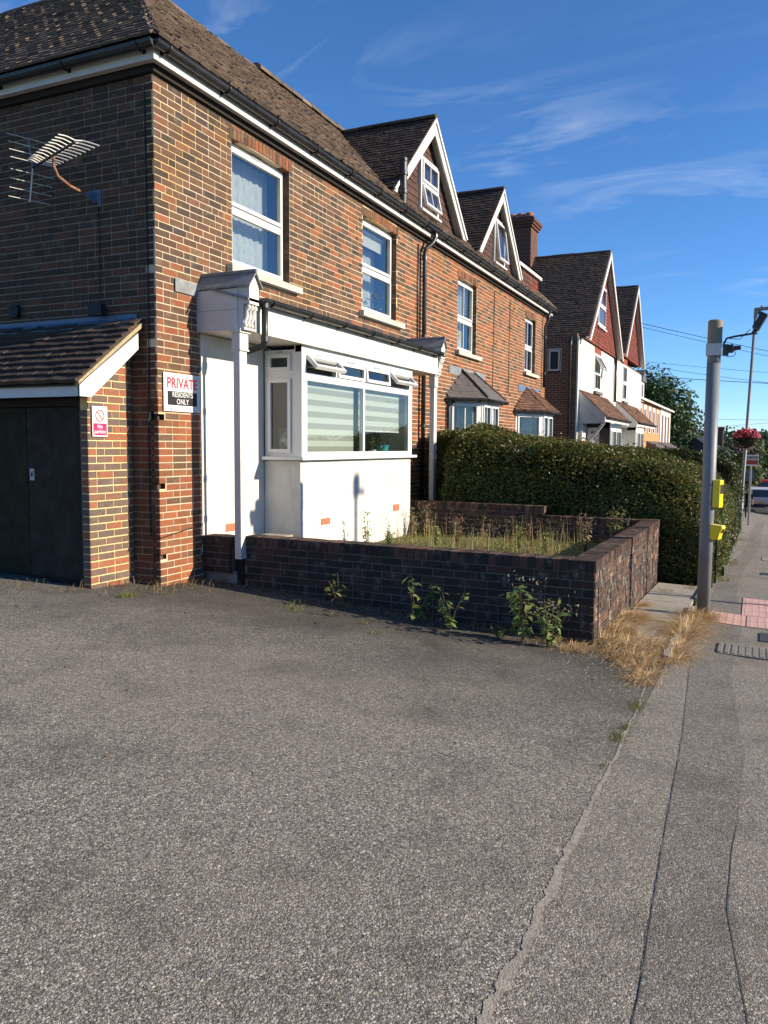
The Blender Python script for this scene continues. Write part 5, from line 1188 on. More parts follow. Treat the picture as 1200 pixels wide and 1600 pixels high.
m = MB(); q = pp(2.60) + Vector((0, -.085, 0)); m.box(q + Vector((-.03, -.06, -.07)), XV * .06, -YV * -.06, ZV * .12); m.lathe(q + Vector((0, -.05, 0)), (0.1, -1, .1), [(0, .045), (.05, .05), (.055, .03), (.13, .022), (.13, 0)], 10); m.build('camera', M_BLACK, pole)
m = MB(); m.tube([q + Vector((0, -.02 - .055 * (1 - math.cos(t)) , -.05 - .035 * math.sin(t))) for t in [i * .5 for i in range(13)]], .004, 5)
m.tube([a + Vector((0, -.02 - .04 * (1 - math.cos(t)), -.03 - .05 * math.sin(t))) for t in [i * .4 for i in range(9)]], .004, 5); m.tube([a + Vector((0, -.06, .03)), a + Vector((0, -.16, .02)), a + Vector((0, -.2, .06)), a + Vector((0, -.26, .12))], .004, 5); m.build('loose_cable', M_CABLE, pole)
def ybox(z0, z1, shape):
    c = Vector((PB.x, PB.y, 0)); f = Vector((-.30, -.954, 0)).normalized(); sd = Vector((.954, -.30, 0)).normalized(); m = MB()
    if shape == 0:
        m.box(c + f * .076 - sd * .055 + ZV * z0, sd * .11, f * .075, ZV * (z1 - z0)); o = m.build('upper_push_unit', M_YELLOW, pole); b = MB(); b.box(c + f * .1515 - sd * .042 + ZV * (z0 + .15), sd * .084, f * .004, ZV * .10); b.build('face_plate', M_INK, o)
    else:
        P_ = [(0, 0), (.125, -.01), (.132, -.04), (.105, -.095), (.09, -.165), (.03, -.17), (.0, -.15)]
        m.prism([c + f * (.06 + a_) - sd * .052 + ZV * (z1 + b_) for a_, b_ in P_], sd * .104); o = m.build('lower_push_unit', M_YELLOW, pole); b = MB(); b.lathe(c + f * .17 + ZV * (z1 - .065), f - ZV * .4, [(0, .03), (.015, .028), (.015, 0)], 12); b.build('button', M_INK, o)
ybox(.875, 1.175, 0); ybox(.50, .685, 1)
for z in (1.12, .92, .62): 
    m = MB(); m.tube([pp(z) - ZV * .008, pp(z) + ZV * .008], .0745, 20); m.build('clamp_band', M_GALV, pole)
bp = thing('bollard_post', 'short black post beside the hedge foot behind the grey pole', 'post'); m = MB(); z = gz(13.28, .52); m.box((13.24, .49, z), XV * .10, YV * .10, ZV * .85); m.build('shaft', M_BLACK, bp); m = MB(); m.box((13.235, .485, z + .85), XV * .11, YV * .11, ZV * .03); m.build('cap', M_BLACK, bp)
bp = thing('bollard_post', 'second slimmer black post just beyond the short black one', 'post'); m = MB(); z = gz(14.6, .42); m.box((14.6, .42, z), XV * .06, YV * .06, ZV * .8); m.build('shaft', M_BLACK, bp); m = MB(); m.box((14.595, .415, z + .8), XV * .07, YV * .07, ZV * .02); m.build('cap', M_BLACK, bp)
for i, (x, y) in enumerate(((17.2, .50), (17.8, .55))):
    s_ = thing('timber_stake', ('thin pale timber stake leaning at the hedge foot nearest the grey pole', 'thin pale timber stake upright at the hedge foot, the further of two')[i], 'stake'); z = gz(x, y); m = MB(); m.tube([(x, y, z), (x + .02, y - .01 * i, z + .62)], .016, 6); m.build('shaft', M_CONC, s_)
# far lamp post with its flower basket
lp = thing('street_lamp', 'tall slim grey street lamp with a flat lantern', 'street lamp')
LB = Vector((31.4, .47, gz(31.4, .47))); ld = Vector((.0, -.031, 1)).normalized(); lq = lambda h: LB + ld * h
m = MB(); m.tube([lq(0), lq(1.35)], .085, 12); m.tube([lq(1.34), lq(1.42), lq(7.75)], [.085, .06, .05], 12); m.build('column', M_GALV, lp, smooth=True)
m = MB(); m.box(lq(.4) + Vector((-.088, -.045, 0)), XV * .01, YV * .09, ZV * .6); m.build('access_door', M_GALV, lp)
m = MB(); m.tube([lq(7.6), lq(7.86)], .062, 10); b = lq(7.82); m.prism([b + Vector((-.12, .05, -.02)), b + Vector((.12, .05, -.02)), b + Vector((.13, -.75, .02)), b + Vector((-.13, -.75, .02))], (0, 0, .09)); m.lathe(b + Vector((0, -.18, .08)), ZV, [(0, .04), (.07, .035), (.09, 0)], 8); m.build('lantern', M_GALV, lp)
fb = thing('flower_basket', 'hanging basket of red and pink flowers on the street lamp column', 'flower basket')
bcn = lq(3.45); m = MB(); m.lathe(bcn - ZV * .42, ZV, [(0, .06), (.1, .22), (.25, .34), (.32, .36), (.32, .0)], 14); m.build('bowl', M_CORE, fb)
p = nrs.normal(0, 1, (2200, 3)); p /= np.linalg.norm(p, axis=1)[:, None]; p = p * nrs.uniform(.5, 1, (2200, 1)) * [.43, .43, .34] + np.array(bcn - ZV * .1)
leaves('foliage', p, p - np.array(bcn), .09, [(.05, .08, .03), (.07, .10, .035), (.045, .06, .04), (.09, .07, .06)], M_LEAF2, fb)
p = nrs.normal(0, 1, (420, 3)); p /= np.linalg.norm(p, axis=1)[:, None]; p[:, 2] = np.abs(p[:, 2]) * .7; p = p * nrs.uniform(.85, 1.08, (420, 1)) * [.44, .44, .42] + np.array(bcn - ZV * .05)
leaves('flower', p, p - np.array(bcn), .10, [(.75, .06, .10), (.80, .10, .16), (.70, .04, .06), (.82, .25, .32)], M_FLOWER, fb)
p = nrs.normal(0, 1, (160, 3)) * [.22, .22, .12] + np.array(bcn - ZV * .38); leaves('trailing_flower', p, nrs.normal(0, 1, (160, 3)), .08, [(.35, .20, .32), (.45, .28, .4)], M_FLOWER, fb)

# ------------------------------------------------------------------ the pair of gabled houses
W2 = .40
def gabled(label, u0, u1, ga, gl, gr, za, zg, wins, canopy, side, bayu, dark):
    h = thing('gabled_house', label, 'house', 'pair of gabled houses'); wb = .68
    m = MB(); zb = -3.0; zt = 5.0
    m.prism([H(u0 + .0, W2, zb), H(u1, W2, zb), H(u1, W2, zt), H(u0 + .0, W2, zt)], (0, .05, 0)); fw = m.build('front_wall', M_RENDER2, h)
    m = MB(); m.hbox(u0 + (.02 if side else 0), u1 - .02, -9, W2 - .052, zb, zt + .1); sw_ = m.build('side_wall', M_SIDEBRICK, h)
    m = MB(); m.add([H(gl - .1, W2 + .05, zg), H(gr + .1, W2 + .05, zg), H(ga, W2 + .05, za - .15)], [(0, 1, 2)], PAL_RED[0]); m.add([H(gl, W2 - .1, zg), H(gr, W2 - .1, zg), H(gr, W2 + .04, zg), H(gl, W2 + .04, zg)], [(0, 1, 2, 3)], PAL_RED[1]); g = m.build('gable', M_TILE_HANG, h)
    Lh = Laid(); hw = (gr - gl) / 2; c0 = (gr + gl) / 2
    lay_tiles(Lh, H(c0, W2 + .05, zg), XV, ZV, -YV, za - zg - .2, lambda t: (-(hw + .05) * (1 - t / (za - zg)), (hw + .05) * (1 - t / (za - zg))), gauge=.115, tw=.2, lift=.02, rough=.4)
    Lh.emit(g, M_TILE_HANG, PAL_RED, 'hung_tile', 'tile_hanging', 0)
    s = math.hypot(hw, za - zg); Lt = Laid(); zz = za + .02
    rf = MB()
    for sg in (-1, 1):
        rf.quad(H(c0 + sg * (hw + .05), wb, zg), H(ga, wb, za), H(ga, -8, za), H(c0 + sg * (hw + .05), -8, zg), PAL_DTILE[0])
    r = rf.build('roof', M_TILE, h)
    Vv = Vector((hw, 0, za - zg)).normalized(); Nn = Vector((-(za - zg), 0, hw)).normalized()
    lay_tiles(Lt, H(gl - .05, wb, zg + .02), YV, Vv, Nn, s, lambda t: (0, 3.6), gauge=.115, tw=.18, rough=.9, lift=.024)
    Lt.emit(r, M_TILE, PAL_GROOF, 'tile', 'tiling', 0)
    ridge(r, H(ga, wb, za + .03), H(ga, -8, za + .03), r=.10, step=.4, cap=24, mat=M_TILE, pal=PAL_GROOF)
    for sg in (-1, 1):
        m = MB(); m.prism([H(ga + sg * (hw + .10), wb, zg - .12), H(ga, wb, za + .02), H(ga, wb, za - .24), H(ga + sg * (hw - .10), wb, zg - .12)], (0, -.04, 0)); m.build('bargeboard', M_WHITE, h)
        m = MB(); m.prism([H(ga + sg * (hw + .03), wb - .05, zg - .04), H(ga, wb - .05, za - .06), H(ga, wb - .05, za - .12), H(ga + sg * (hw - .03), wb - .05, zg - .04)], (0, .24, 0)); m.build('verge_soffit', M_GREYSOFF, h)
    for a, b, c, d, bars, op in wins:
        if c > zg: window(h, 'window', H(a, W2 + .09, c), XV, -YV, b - a, d - c, rows=2, frame=.06, bars=bars, room=True, roomd=.3, vents=False, sill=(.05, .06, .06, M_UPVC))
        else:
            m = MB(); m.hbox(a - .05, b + .05, W2 + .003, W2 + .014, d, d + .24); m.build('lintel', M_REDLINT, h)
            window(h, 'window', H(a, W2 + .012, c), XV, -YV, b - a, d - c, rows=2, frame=.07, bars=bars, open_rows=op, room=False, vents=False); m = MB(); m.hbox(a - .1, b + .1, W2 - .02, W2 + .1, c - .1, c - .01); m.build('window_sill', M_SLATE, h)
            m = MB(); m.hbox(a, b, W2 + .002, W2 + .004, c, d); m.build('dark_room', M_DARK, h)
    cu0, cu1, cw, cz0, cz1 = canopy
    m = MB(); m.prism([H(cu0, W2, cz1), H(cu0, cw, cz0), H(cu0, cw, cz0 - .07), H(cu0, W2, cz1 - .1)], (cu1 - cu0, 0, 0), PAL_BRTILE[0]); cr = m.build('porch_roof', M_TILE, h)
    Lc = Laid(); vv = (H(0, W2, cz1) - H(0, cw, cz0)); ss = vv.length; lay_tiles(Lc, H(cu0 - .02, cw + .03, cz0), XV, vv, Vector((0, -(cz1 - cz0), cw - W2)).normalized(), ss, lambda t: (0, cu1 - cu0), gauge=.11, tw=.18, rough=1, lift=.026); Lc.emit(cr, M_TILE, PAL_BRTILE, 'tile', 'tiling', 0)
    m = MB(); m.prism([H(cu0 - .03, cw + .02, cz0 - .28), H(cu0 - .03, cw + .02, cz0 + .01), H(cu0 - .03, W2, cz1 + .02), H(cu0 - .03, W2, cz1 - .25)], (.025, 0, 0)); m.build('porch_bargeboard', M_WHITE, h)
    m = MB(); m.prism([H(cu0, cw - .15, cz0 - .1), H(cu0, W2, cz1 - .2), H(cu0, W2, cz0 - .22), H(cu0, cw - .15, cz0 - .22)], (.02, 0, 0)); pb = m.build('porch_gable', M_WHITE, h)
    n = int((cw - W2) / .09)
    for k in range(n):
        b = MB(); w_ = W2 + .03 + k * .09; zt_ = cz1 - .2 - (cz1 - cz0 - .1) * (w_ - W2) / (cw - .15 - W2); 
        if zt_ > cz0 - .18: b.box(H(cu0 - .008, w_, cz0 - .215), XV * .01, -YV * .08, ZV * (zt_ - cz0 + .2)); b.build('board', M_WHITE, pb)
    m = MB(); m.hbox(cu0, cu1, cw + .0, cw + .025, cz0 - .16, cz0 - .03); m.build('eaves_board', M_WHITE, h)
    gutter(h, H(cu0 + .1, cw + .08, cz0 - .02), H(cu1, cw + .08, cz0 - .02), -YV, r=.05, bracket=1.2)
    b0, b1, bw = bayu
    m = MB(); m.hbox(b0, b1, W2, bw, zb, .75); m.hbox(b0, b0 + .12, bw - .35, bw - .002, .75, cz0 - .13); m.hbox(b0, b1, W2, bw, cz0 - .32, cz0 - .17); bay_ = m.build('porch_bay', M_BLACK if dark else M_RENDER2, h)
    window(bay_, 'side_window', H(b0 - .005, W2 + .02, .75), -YV, -XV, bw - W2 - .36, cz0 - .32 - .75, rows=2, split=[.25], frame=.07, room=False, vents=False, bars=0 if dark else 2)
    window(bay_, 'front_window', H(b0 + .13, bw + .004, .75), XV, -YV, b1 - b0 - .2, cz0 - .32 - .75, cols=2, rows=1, frame=.08, room=False, vents=False, bars=1)
    m = MB(); m.hbox(b0 + .4, b1 - .05, W2 + .05, W2 + .08, .7, cz0 - .2); m.build('room_back', M_ROOM, bay_)
    return h
M_RENDER2 = mat_render('cream_render', (.62, .595, .53), (.46, .42, .35), .45); M_REDLINT = mat_plain('red_lintel', (.26, .075, .055), .9, .1, .2)
g_ = G('side_brick'); br = g_.n.new('ShaderNodeTexBrick'); br.inputs['Scale'].default_value = 1; br.inputs['Brick Width'].default_value = .225; br.inputs['Row Height'].default_value = .075; br.inputs['Mortar Size'].default_value = .009
br.inputs['Color1'].default_value = (.17, .075, .045, 1); br.inputs['Color2'].default_value = (.085, .05, .04, 1); br.inputs['Mortar'].default_value = (.24, .19, .14, 1)
sp_ = g_.n.new('ShaderNodeSeparateXYZ'); g_.l.new(g_.pos, sp_.inputs[0]); cb_ = g_.n.new('ShaderNodeCombineXYZ'); g_.l.new(g_.math('ADD', sp_.outputs[0], sp_.outputs[1]), cb_.inputs[0]); g_.l.new(sp_.outputs[2], cb_.inputs[1]); g_.l.new(cb_.outputs[0], br.inputs['Vector'])
M_SIDEBRICK = g_.done(br.outputs['Color'], .9, g_.bump(br.outputs['Fac'], .4, -.006), .2)
PAL_GROOF = [(.085, .062, .048), (.07, .053, .043), (.10, .07, .052), (.062, .048, .04), (.08, .058, .046), (.09, .065, .05), (.11, .075, .055), (.075, .056, .045)]
ga = gabled('gabled house with a dark brick side wall and a black framed porch bay', 19.28, 26.25, 23.0, 19.55, 26.45, 8.35, 5.02, [(22.05, 23.2, 3.48, 4.78, 1, [(1, 0, .5)]), (22.0, 23.5, 5.72, 7.15, 0, ())], (19.5, 24.7, 1.22, 2.50, 3.32), True, (20.95, 23.5, 1.16), True)
gb = gabled('further gabled house with a pale porch bay under a red tiled canopy', 26.3, 34.4, 30.25, 27.3, 33.2, 8.45, 5.30, [(28.5, 29.55, 3.48, 5.0, 1, ())], (26.9, 33.1, 1.22, 2.55, 3.35), False, (27.6, 30.1, 1.12), False)
window(ga, 'side_window', H(19.28, -.58, 3.9), -YV, -XV, .44, .75, frame=.05, room=False, vents=False); m = MB(); m.hbox(19.27, 19.279, -.56, -.16, 3.9, 4.62); m.build('dark_room', M_DARK, ga)
pipe(ga, [H(19.2, .18, 5.0), H(19.2, .16, 4.7), H(19.2, .16, -1)], .04); pipe(ga, [H(26.2, W2 + .08, 5.0), H(26.15, W2 + .08, 4.2), H(26.15, W2 + .08, 3.3)], .05)
gutter(ga, H(19.40, .6, 5.0), H(19.40, -4, 5.0), -XV, r=.06)
m = MB(); m.tube([H(19.6, 1.15, 2.25), H(19.6, .95, 2.0), H(19.6, .7, 1.7), H(19.6, .5, 1.45)], .05, 6); m.build('porch_brace', M_WHITE, ga); m = MB(); m.hbox(19.55, 19.65, .42, .52, -1, 2.5); m.build('porch_post', M_WHITE, ga); m = MB(); m.hbox(20.0, 20.9, W2, W2 + .03, -.5, 1.75); m.build('front_door', mat_plain('red_door', (.42, .10, .05), .5, .4, .1), ga)
# the chimney stack of the gabled pair
ch = MB(); Cx0, Cx1, Cw0, Cw1 = 22.3, 23.25, -3.35, -2.0
ch.hbox(Cx0, Cx1, Cw0, Cw1, 7.4, 9.35); cs = ch.build('chimney', mat_plain('chimney_brick', (.13, .06, .045), .9, .2, .4, 14, .4, 60), ga)
for i, (e, z0, z1) in enumerate(((.05, 9.351, 9.44), (.10, 9.441, 9.53), (.14, 9.531, 9.64), (.09, 9.641, 9.70))):
    m = MB(); m.hbox(Cx0 - e, Cx1 + e, Cw0 - e, Cw1 + e, z0, z1); m.build('corbel_course', bpy.data.materials['chimney_brick'], cs)
for z in [7.45 + .15 * k for k in range(13)]:
    m = MB(); m.hbox(Cx0 - .003, Cx1 + .003, Cw0 - .003, Cw1 + .003, z, z + .012); m.build('mortar_course', M_MORTAR_DARK, cs)
for k in range(4):
    m = MB(); m.lathe(H((Cx0 + Cx1) / 2, Cw0 + .2 + k * (Cw1 - Cw0 - .4) / 3, 9.7), ZV, [(0, .15), (.05, .16), (.18, .14), (.19, .155), (.24, .15), (.26, .12), (.26, .09), (.1, .09)], 14); m.build('chimney_pot', M_TERRA, cs)

# ------------------------------------------------------------------ terrace further down, bungalow, trees, street life
tr = thing('terraced_row', 'orange brick terrace with white surrounds and tall narrow windows', 'houses')
M_ORANGE = mat_plain('orange_brick', (.46, .24, .10), .9, .2, .2, 20, .3, 40); M_WINRED = mat_plain('maroon_window', (.16, .045, .05), .4, .4, .2)
m = MB(); m.hbox(35.5, 46.8, -8, .0, -4, 4.05); m.build('brick_wall', M_ORANGE, tr); m = MB(); m.hbox(46.8, 53.2, -8, .05, -4, 4.05); m.build('white_wall', M_RENDER2, tr)
m = MB(); m.prism([H(35, .25, 4.1), H(35, -3, 5.6), H(35, -6, 4.1)], (18.5, 0, 0)); m.build('roof', M_SLATE, tr); m = MB(); m.hbox(35, 53.5, .2, .27, 3.97, 4.08); m.build('fascia', M_WHITE, tr)
for u in (37.0, 38.9, 41.0, 43.0, 45.2):
    m = MB(); m.hbox(u - .15, u + 1.05, .001, .03, 2.35, 3.85); s_ = m.build('window_surround', M_WHITE, tr); m = MB(); m.hbox(u + .1, u + .8, .03, .04, 2.4, 3.6); m.build('window', M_WINRED, s_)
    m = MB(); m.hbox(u, u + .9, .001, .03, -.4, 1.5); s_ = m.build('window_surround', M_WHITE, tr); m = MB(); m.hbox(u + .1, u + .8, .03, .04, -.3, 1.4); m.build('window', M_WINRED, s_)
for u in (47.6, 49.5, 51.4):
    m = MB(); m.hbox(u, u + .85, .051, .07, 1.7, 3.6); m.build('window', M_WINRED, tr)
for a, b in ((40.5, 45.6), (46.5, 52.8)):
    m = MB(); m.prism([H(a, .02, 1.9), H(a, 1.2, 1.25), H(a, 1.2, 1.15), H(a, .02, 1.15)], (b - a, 0, 0)); m.build('porch_roof', M_SLATE, tr); m = MB(); m.hbox(a + .1, b - .1, .06, 1.05, -4, 1.14); m.build('porch_wall', M_RENDER2, tr)
m = MB(); m.hbox(36.2, 37.6, -1.4, .15, 3.9, 4.9); dd = m.build('dormer', M_WHITE, tr); m = MB(); m.prism([H(36.0, .25, 4.9), H(36.9, .25, 5.5), H(37.8, .25, 4.9)], (0, 2.4, 0)); m.build('dormer_roof', M_SLATE, dd); m = MB(); m.hbox(36.6, 37.2, .15, .16, 4.1, 4.75); m.build('dormer_window', M_WINRED, dd)
bg = thing('bungalow', 'low dark roofed bungalow with a white bargeboarded gable beyond the hedges', 'house')
gx = 66.0; cy = 4.6
m = MB(); m.bbox(gx, gx + 9, 1.9, 7.3, -4.5, 1.0); m.build('wall', M_SIDEBRICK, bg); m = MB(); m.prism([(gx - .3, 1.6, .95), (gx - .3, cy, 2.75), (gx - .3, 7.6, .95)], (9.6, 0, 0)); m.bbox(gx + 1.5, gx + 8.5, 4.6, 12.5, .9, 1.0); m.prism([(gx + .5, 4, .95), (gx + 4, 4, 3.0), (gx + 8, 4, .95)], (0, 9, 0)); m.build('roof', mat_plain('dark_roof', (.045, .05, .06), .8, .2, .2, 3), bg)
for sg in (-1, 1):
    m = MB(); m.prism([(gx - .35, cy + sg * 3.05, .8), (gx - .35, cy, 2.82), (gx - .35, cy, 2.5), (gx - .35, cy + sg * 2.6, .8)], (.06, 0, 0)); m.build('bargeboard', M_WHITE, bg)
m = MB(); m.bbox(gx + 3.6, gx + 4.4, 5.6, 6.4, 2.2, 3.6); c_ = m.build('chimney', M_REDLINT, bg); m = MB(); m.lathe((gx + 4, 6, 3.6), ZV, [(0, .15), (.4, .12), (.4, 0)], 8); m.build('chimney_pot', M_TERRA, c_)
h2_ = thing('brick_stack_house', 'dark brick chimneyed house partly hidden behind the grey pole', 'house'); m = MB(); m.bbox(72, 78, 1.3, 4.4, -5, .9); m.build('wall', M_SIDEBRICK, h2_); m = MB(); m.bbox(74, 74.8, 2.65, 3.35, .9, 3.1); c_ = m.build('chimney', M_SIDEBRICK, h2_); m = MB(); m.bbox(73.9, 74.9, 2.55, 3.45, 3.1, 3.3); m.build('chimney_cap', M_REDLINT, c_); m = MB(); m.prism([(71.7, 1.0, .9), (71.7, 2.9, 1.75), (71.7, 4.7, .9)], (6.6, 0, 0)); m.build('roof', bpy.data.materials['dark_roof'], h2_)
def tree(label, base, h, crown, n, ls, cols, name='tree', limbs=7, trunk=.22):
    t = thing(name, label, 'tree'); b = Vector(base); m = MB(); top = b + ZV * h * .75; m.tube([b, b + ZV * h * .3, top], [trunk, trunk * .8, trunk * .25], 8)
    cl = []
    for i in range(len(crown)):
        c, r = Vector(crown[i][0]), crown[i][1]; cl.append((c, r))
        if i < limbs: m.tube([b + ZV * h * rnd.uniform(.25, .5), b.lerp(c, .6) + ZV * h * .08, c], [trunk * .4, trunk * .25, trunk * .08], 6)
    m.build('trunk', M_BARK, t)
    w = np.array([r[0] * r[1] + r[1] * r[2] for c, r in cl]); w /= w.sum(); P = []; Dn = []
    for (c, r), k in zip(cl, w):
        q = nrs.normal(0, 1, (int(n * k), 3)); q /= np.linalg.norm(q, axis=1)[:, None]; rad = nrs.uniform(.45, 1.05, (len(q), 1)) ** .6; wob = 1 + .22 * np.sin(q[:, :1] * 7 + c.x) * np.sin(q[:, 1:2] * 6 + c.z) + .15 * np.sin(q[:, 2:] * 9)
        P.append(q * rad * wob * np.array(r) + np.array(c)); Dn.append(q + [0, 0, .4])
    leaves('crown', np.concatenate(P), np.concatenate(Dn), ls, cols, M_TREE, t, kind=None, flat=.6, aspect=.6); return t
def crown(c, R, hgt, k, r0=.42):
    out = []
    for i in range(k):
        a = rnd.uniform(0, 6.28); e = rnd.random(); rr = R * math.sqrt(rnd.random()) * (1 - .45 * e) * .8; q = R * r0 * rnd.uniform(.7, 1.2); out.append(((c[0] + math.cos(a) * rr, c[1] + math.sin(a) * rr, c[2] + (e - .5) * hgt * .82), (q, q, q * .8)))
    return out
TG = [(.045, .085, .03), (.06, .10, .035), (.035, .065, .025), (.08, .12, .04)]
tb = (66, 8.6, gz(66, 8)); tree('big bright green broadleaf tree behind the orange terrace', tb, 10.5, crown((66, 8.4, 3.0), 5.2, 8.8, 34), 26000, .30, TG)
CG = [(.022, .04, .026), (.03, .05, .03), (.018, .032, .022)]
cx_ = (80, 6.9, 1.5); tree('dark flat-branched conifer behind the bungalow roof', (80, 6.9, gz(80, 7)), 8.6, [((80, 6.9 + dy, z), (1.6, w_, .42)) for z, w_, dy in ((.4, 2.4, 0), (1.2, 2.2, .5), (2.0, 2.0, -.3), (2.8, 1.7, .2), (3.5, 1.3, -.1), (4.1, .8, 0))], 5000, .28, CG, name='conifer')
tree('small dark conifer right of the flat-branched one', (84, 4.6, gz(84, 4.6)), 7.4, [((84, 4.6 + dy, z), (1.4, w_, .45)) for z, w_, dy in ((.6, 2.2, 0), (1.3, 2.0, .5), (2.0, 1.6, -.4), (2.7, 1.0, .2))], 3500, .28, CG, name='conifer')
for lab, x, y, s, hh, cols in (('bushy dark green street tree behind the lamp post column', 52, 1.9, 1.5, 4.4, TG), ('yellow green street tree right of the lamp post', 60, .95, 1.5, 4.8, [(.10, .13, .04), (.13, .15, .045), (.08, .11, .035)]), ('mid green tree furthest along the street', 82, 1.3, 2.2, 7.0, TG), ('rounded tree overhanging the far end of the street', 100, .4, 3.0, 8.5, TG), ('shaded tree on the far street bend beyond the parked van', 112, -3, 3.4, 9, TG)):
    z = gz(x, y); tree(lab, (x, y, z), hh, crown((x, y, z + hh * .62), s, hh * .7, 12), 5200, .22 if x < 90 else .32, cols, limbs=4, trunk=.16)
# far wooded rise
P = []
for k in range(420):
    x = rnd.uniform(150, 330); y = rnd.uniform(-140, 130); z = land_z(x, y); s = rnd.uniform(3.5, 6.5); q = nrs.normal(0, 1, (60, 3)); q /= np.linalg.norm(q, axis=1)[:, None]; P.append(q * nrs.uniform(.6, 1, (60, 1)) * [s, s, s * .8] + [x, y, z + s * .55])
P = np.concatenate(P); leaves('far_woodland', P, nrs.normal(0, 1, (len(P), 3)) + [0, 0, .5], 1.9, [(.055, .085, .05), (.07, .10, .055), (.045, .07, .045)], M_TREE, flat=.4)
M_CARWHITE = mat_plain('van_paint', (.62, .66, .70), .25, .5, .03); M_CARRED = mat_plain('bus_paint', (.35, .03, .03), .3, .5, .05); M_CARGLASS = mat_plain('car_glass', (.03, .04, .05), .08, .6, .05); M_TYRE = mat_plain('tyre', (.015, .015, .015), .8, .2, .1); M_LAMPR = mat_plain('tail_lamp', (.5, .02, .02), .3, .5, .05); M_CARBLUE = mat_plain('car_paint_blue', (.07, .11, .16), .25, .5, .05)
def vehicle(label, cat, name, x, y, L_, W_, H_, paint, van):
    t = thing(name, label, cat); z = gz(x, y) + .02; P0 = Vector((x, y, z)); m = MB(); a = W_ / 2
    prof = [(0, .35), (0, H_ * .55), (.12, H_ * .95), (.3, H_), (L_ * .62, H_), (L_ * .78, H_ * .62), (L_, H_ * .5), (L_, .35)] if van else [(0, .35), (.05, H_ * .6), (.45, H_ * .95), (.8, H_), (L_ * .55, H_), (L_ * .72, H_ * .62), (L_, H_ * .55), (L_, .35)]
    m.prism([P0 + Vector((u, -a, v)) for u, v in prof], (0, W_, 0)); b = m.build('body', paint, t)
    u0, u1 = (0.02, .11) if van else (.1, .42); m = MB(); m.quad(P0 + Vector((u0 - .03, -a * .78, H_ * .60)), P0 + Vector((u0 - .03, a * .78, H_ * .60)), P0 + Vector((u1 - .03, a * .70, H_ * .92)), P0 + Vector((u1 - .03, -a * .70, H_ * .92))); m.build('rear_window', M_CARGLASS, t)
    for sg in (-1, 1):
        m = MB(); m.box(P0 + Vector((-.02, sg * (a - .09) - .06, H_ * .40)), XV * .03, YV * .12, ZV * .25); m.build('tail_lamp', M_LAMPR, t)
        m = MB(); m.box(P0 + Vector((L_ * .35, sg * (a + .004) - .004, H_ * .62)), XV * L_ * .25, YV * .008, ZV * H_ * .25); m.build('side_window', M_CARGLASS, t)
        for u in (.75, L_ - .8): m = MB(); m.lathe(P0 + Vector((u, sg * (a - .1) - .09, .31)), YV, [(0, 0), (0, .31), (.2, .31), (.2, 0)], 16); w_ = m.build('wheel', M_TYRE, t); m = MB(); m.lathe(P0 + Vector((u, sg * (a - .1) + (.1 if sg > 0 else -.11), .31)), YV, [(0, .19), (.015, .19), (.015, 0)], 12); m.build('rim', M_GALV, w_)
    m = MB(); m.box(P0 + Vector((-.06, -a + .02, .33)), XV * .1, YV * (W_ - .04), ZV * .2); m.build('bumper', M_BLACK, t)
    m = MB(); m.box(P0 + Vector((-.065, -.26, .62)), XV * .03, YV * .52, ZV * .11); m.build('number_plate', M_YELLOW, t)
vehicle('white parked van seen from behind down the street', 'van', 'parked_van', 77, -.45, 4.4, 1.8, 1.9, M_CARWHITE, True)
vehicle('red vehicle just beyond the white van', 'van', 'red_van', 86, -1.2, 5.5, 2.0, 2.5, M_CARRED, True)
vehicle('dark blue car beside the white van in the street', 'car', 'parked_car', 72, -1.95, 4.2, 1.75, 1.45, M_CARBLUE, False)
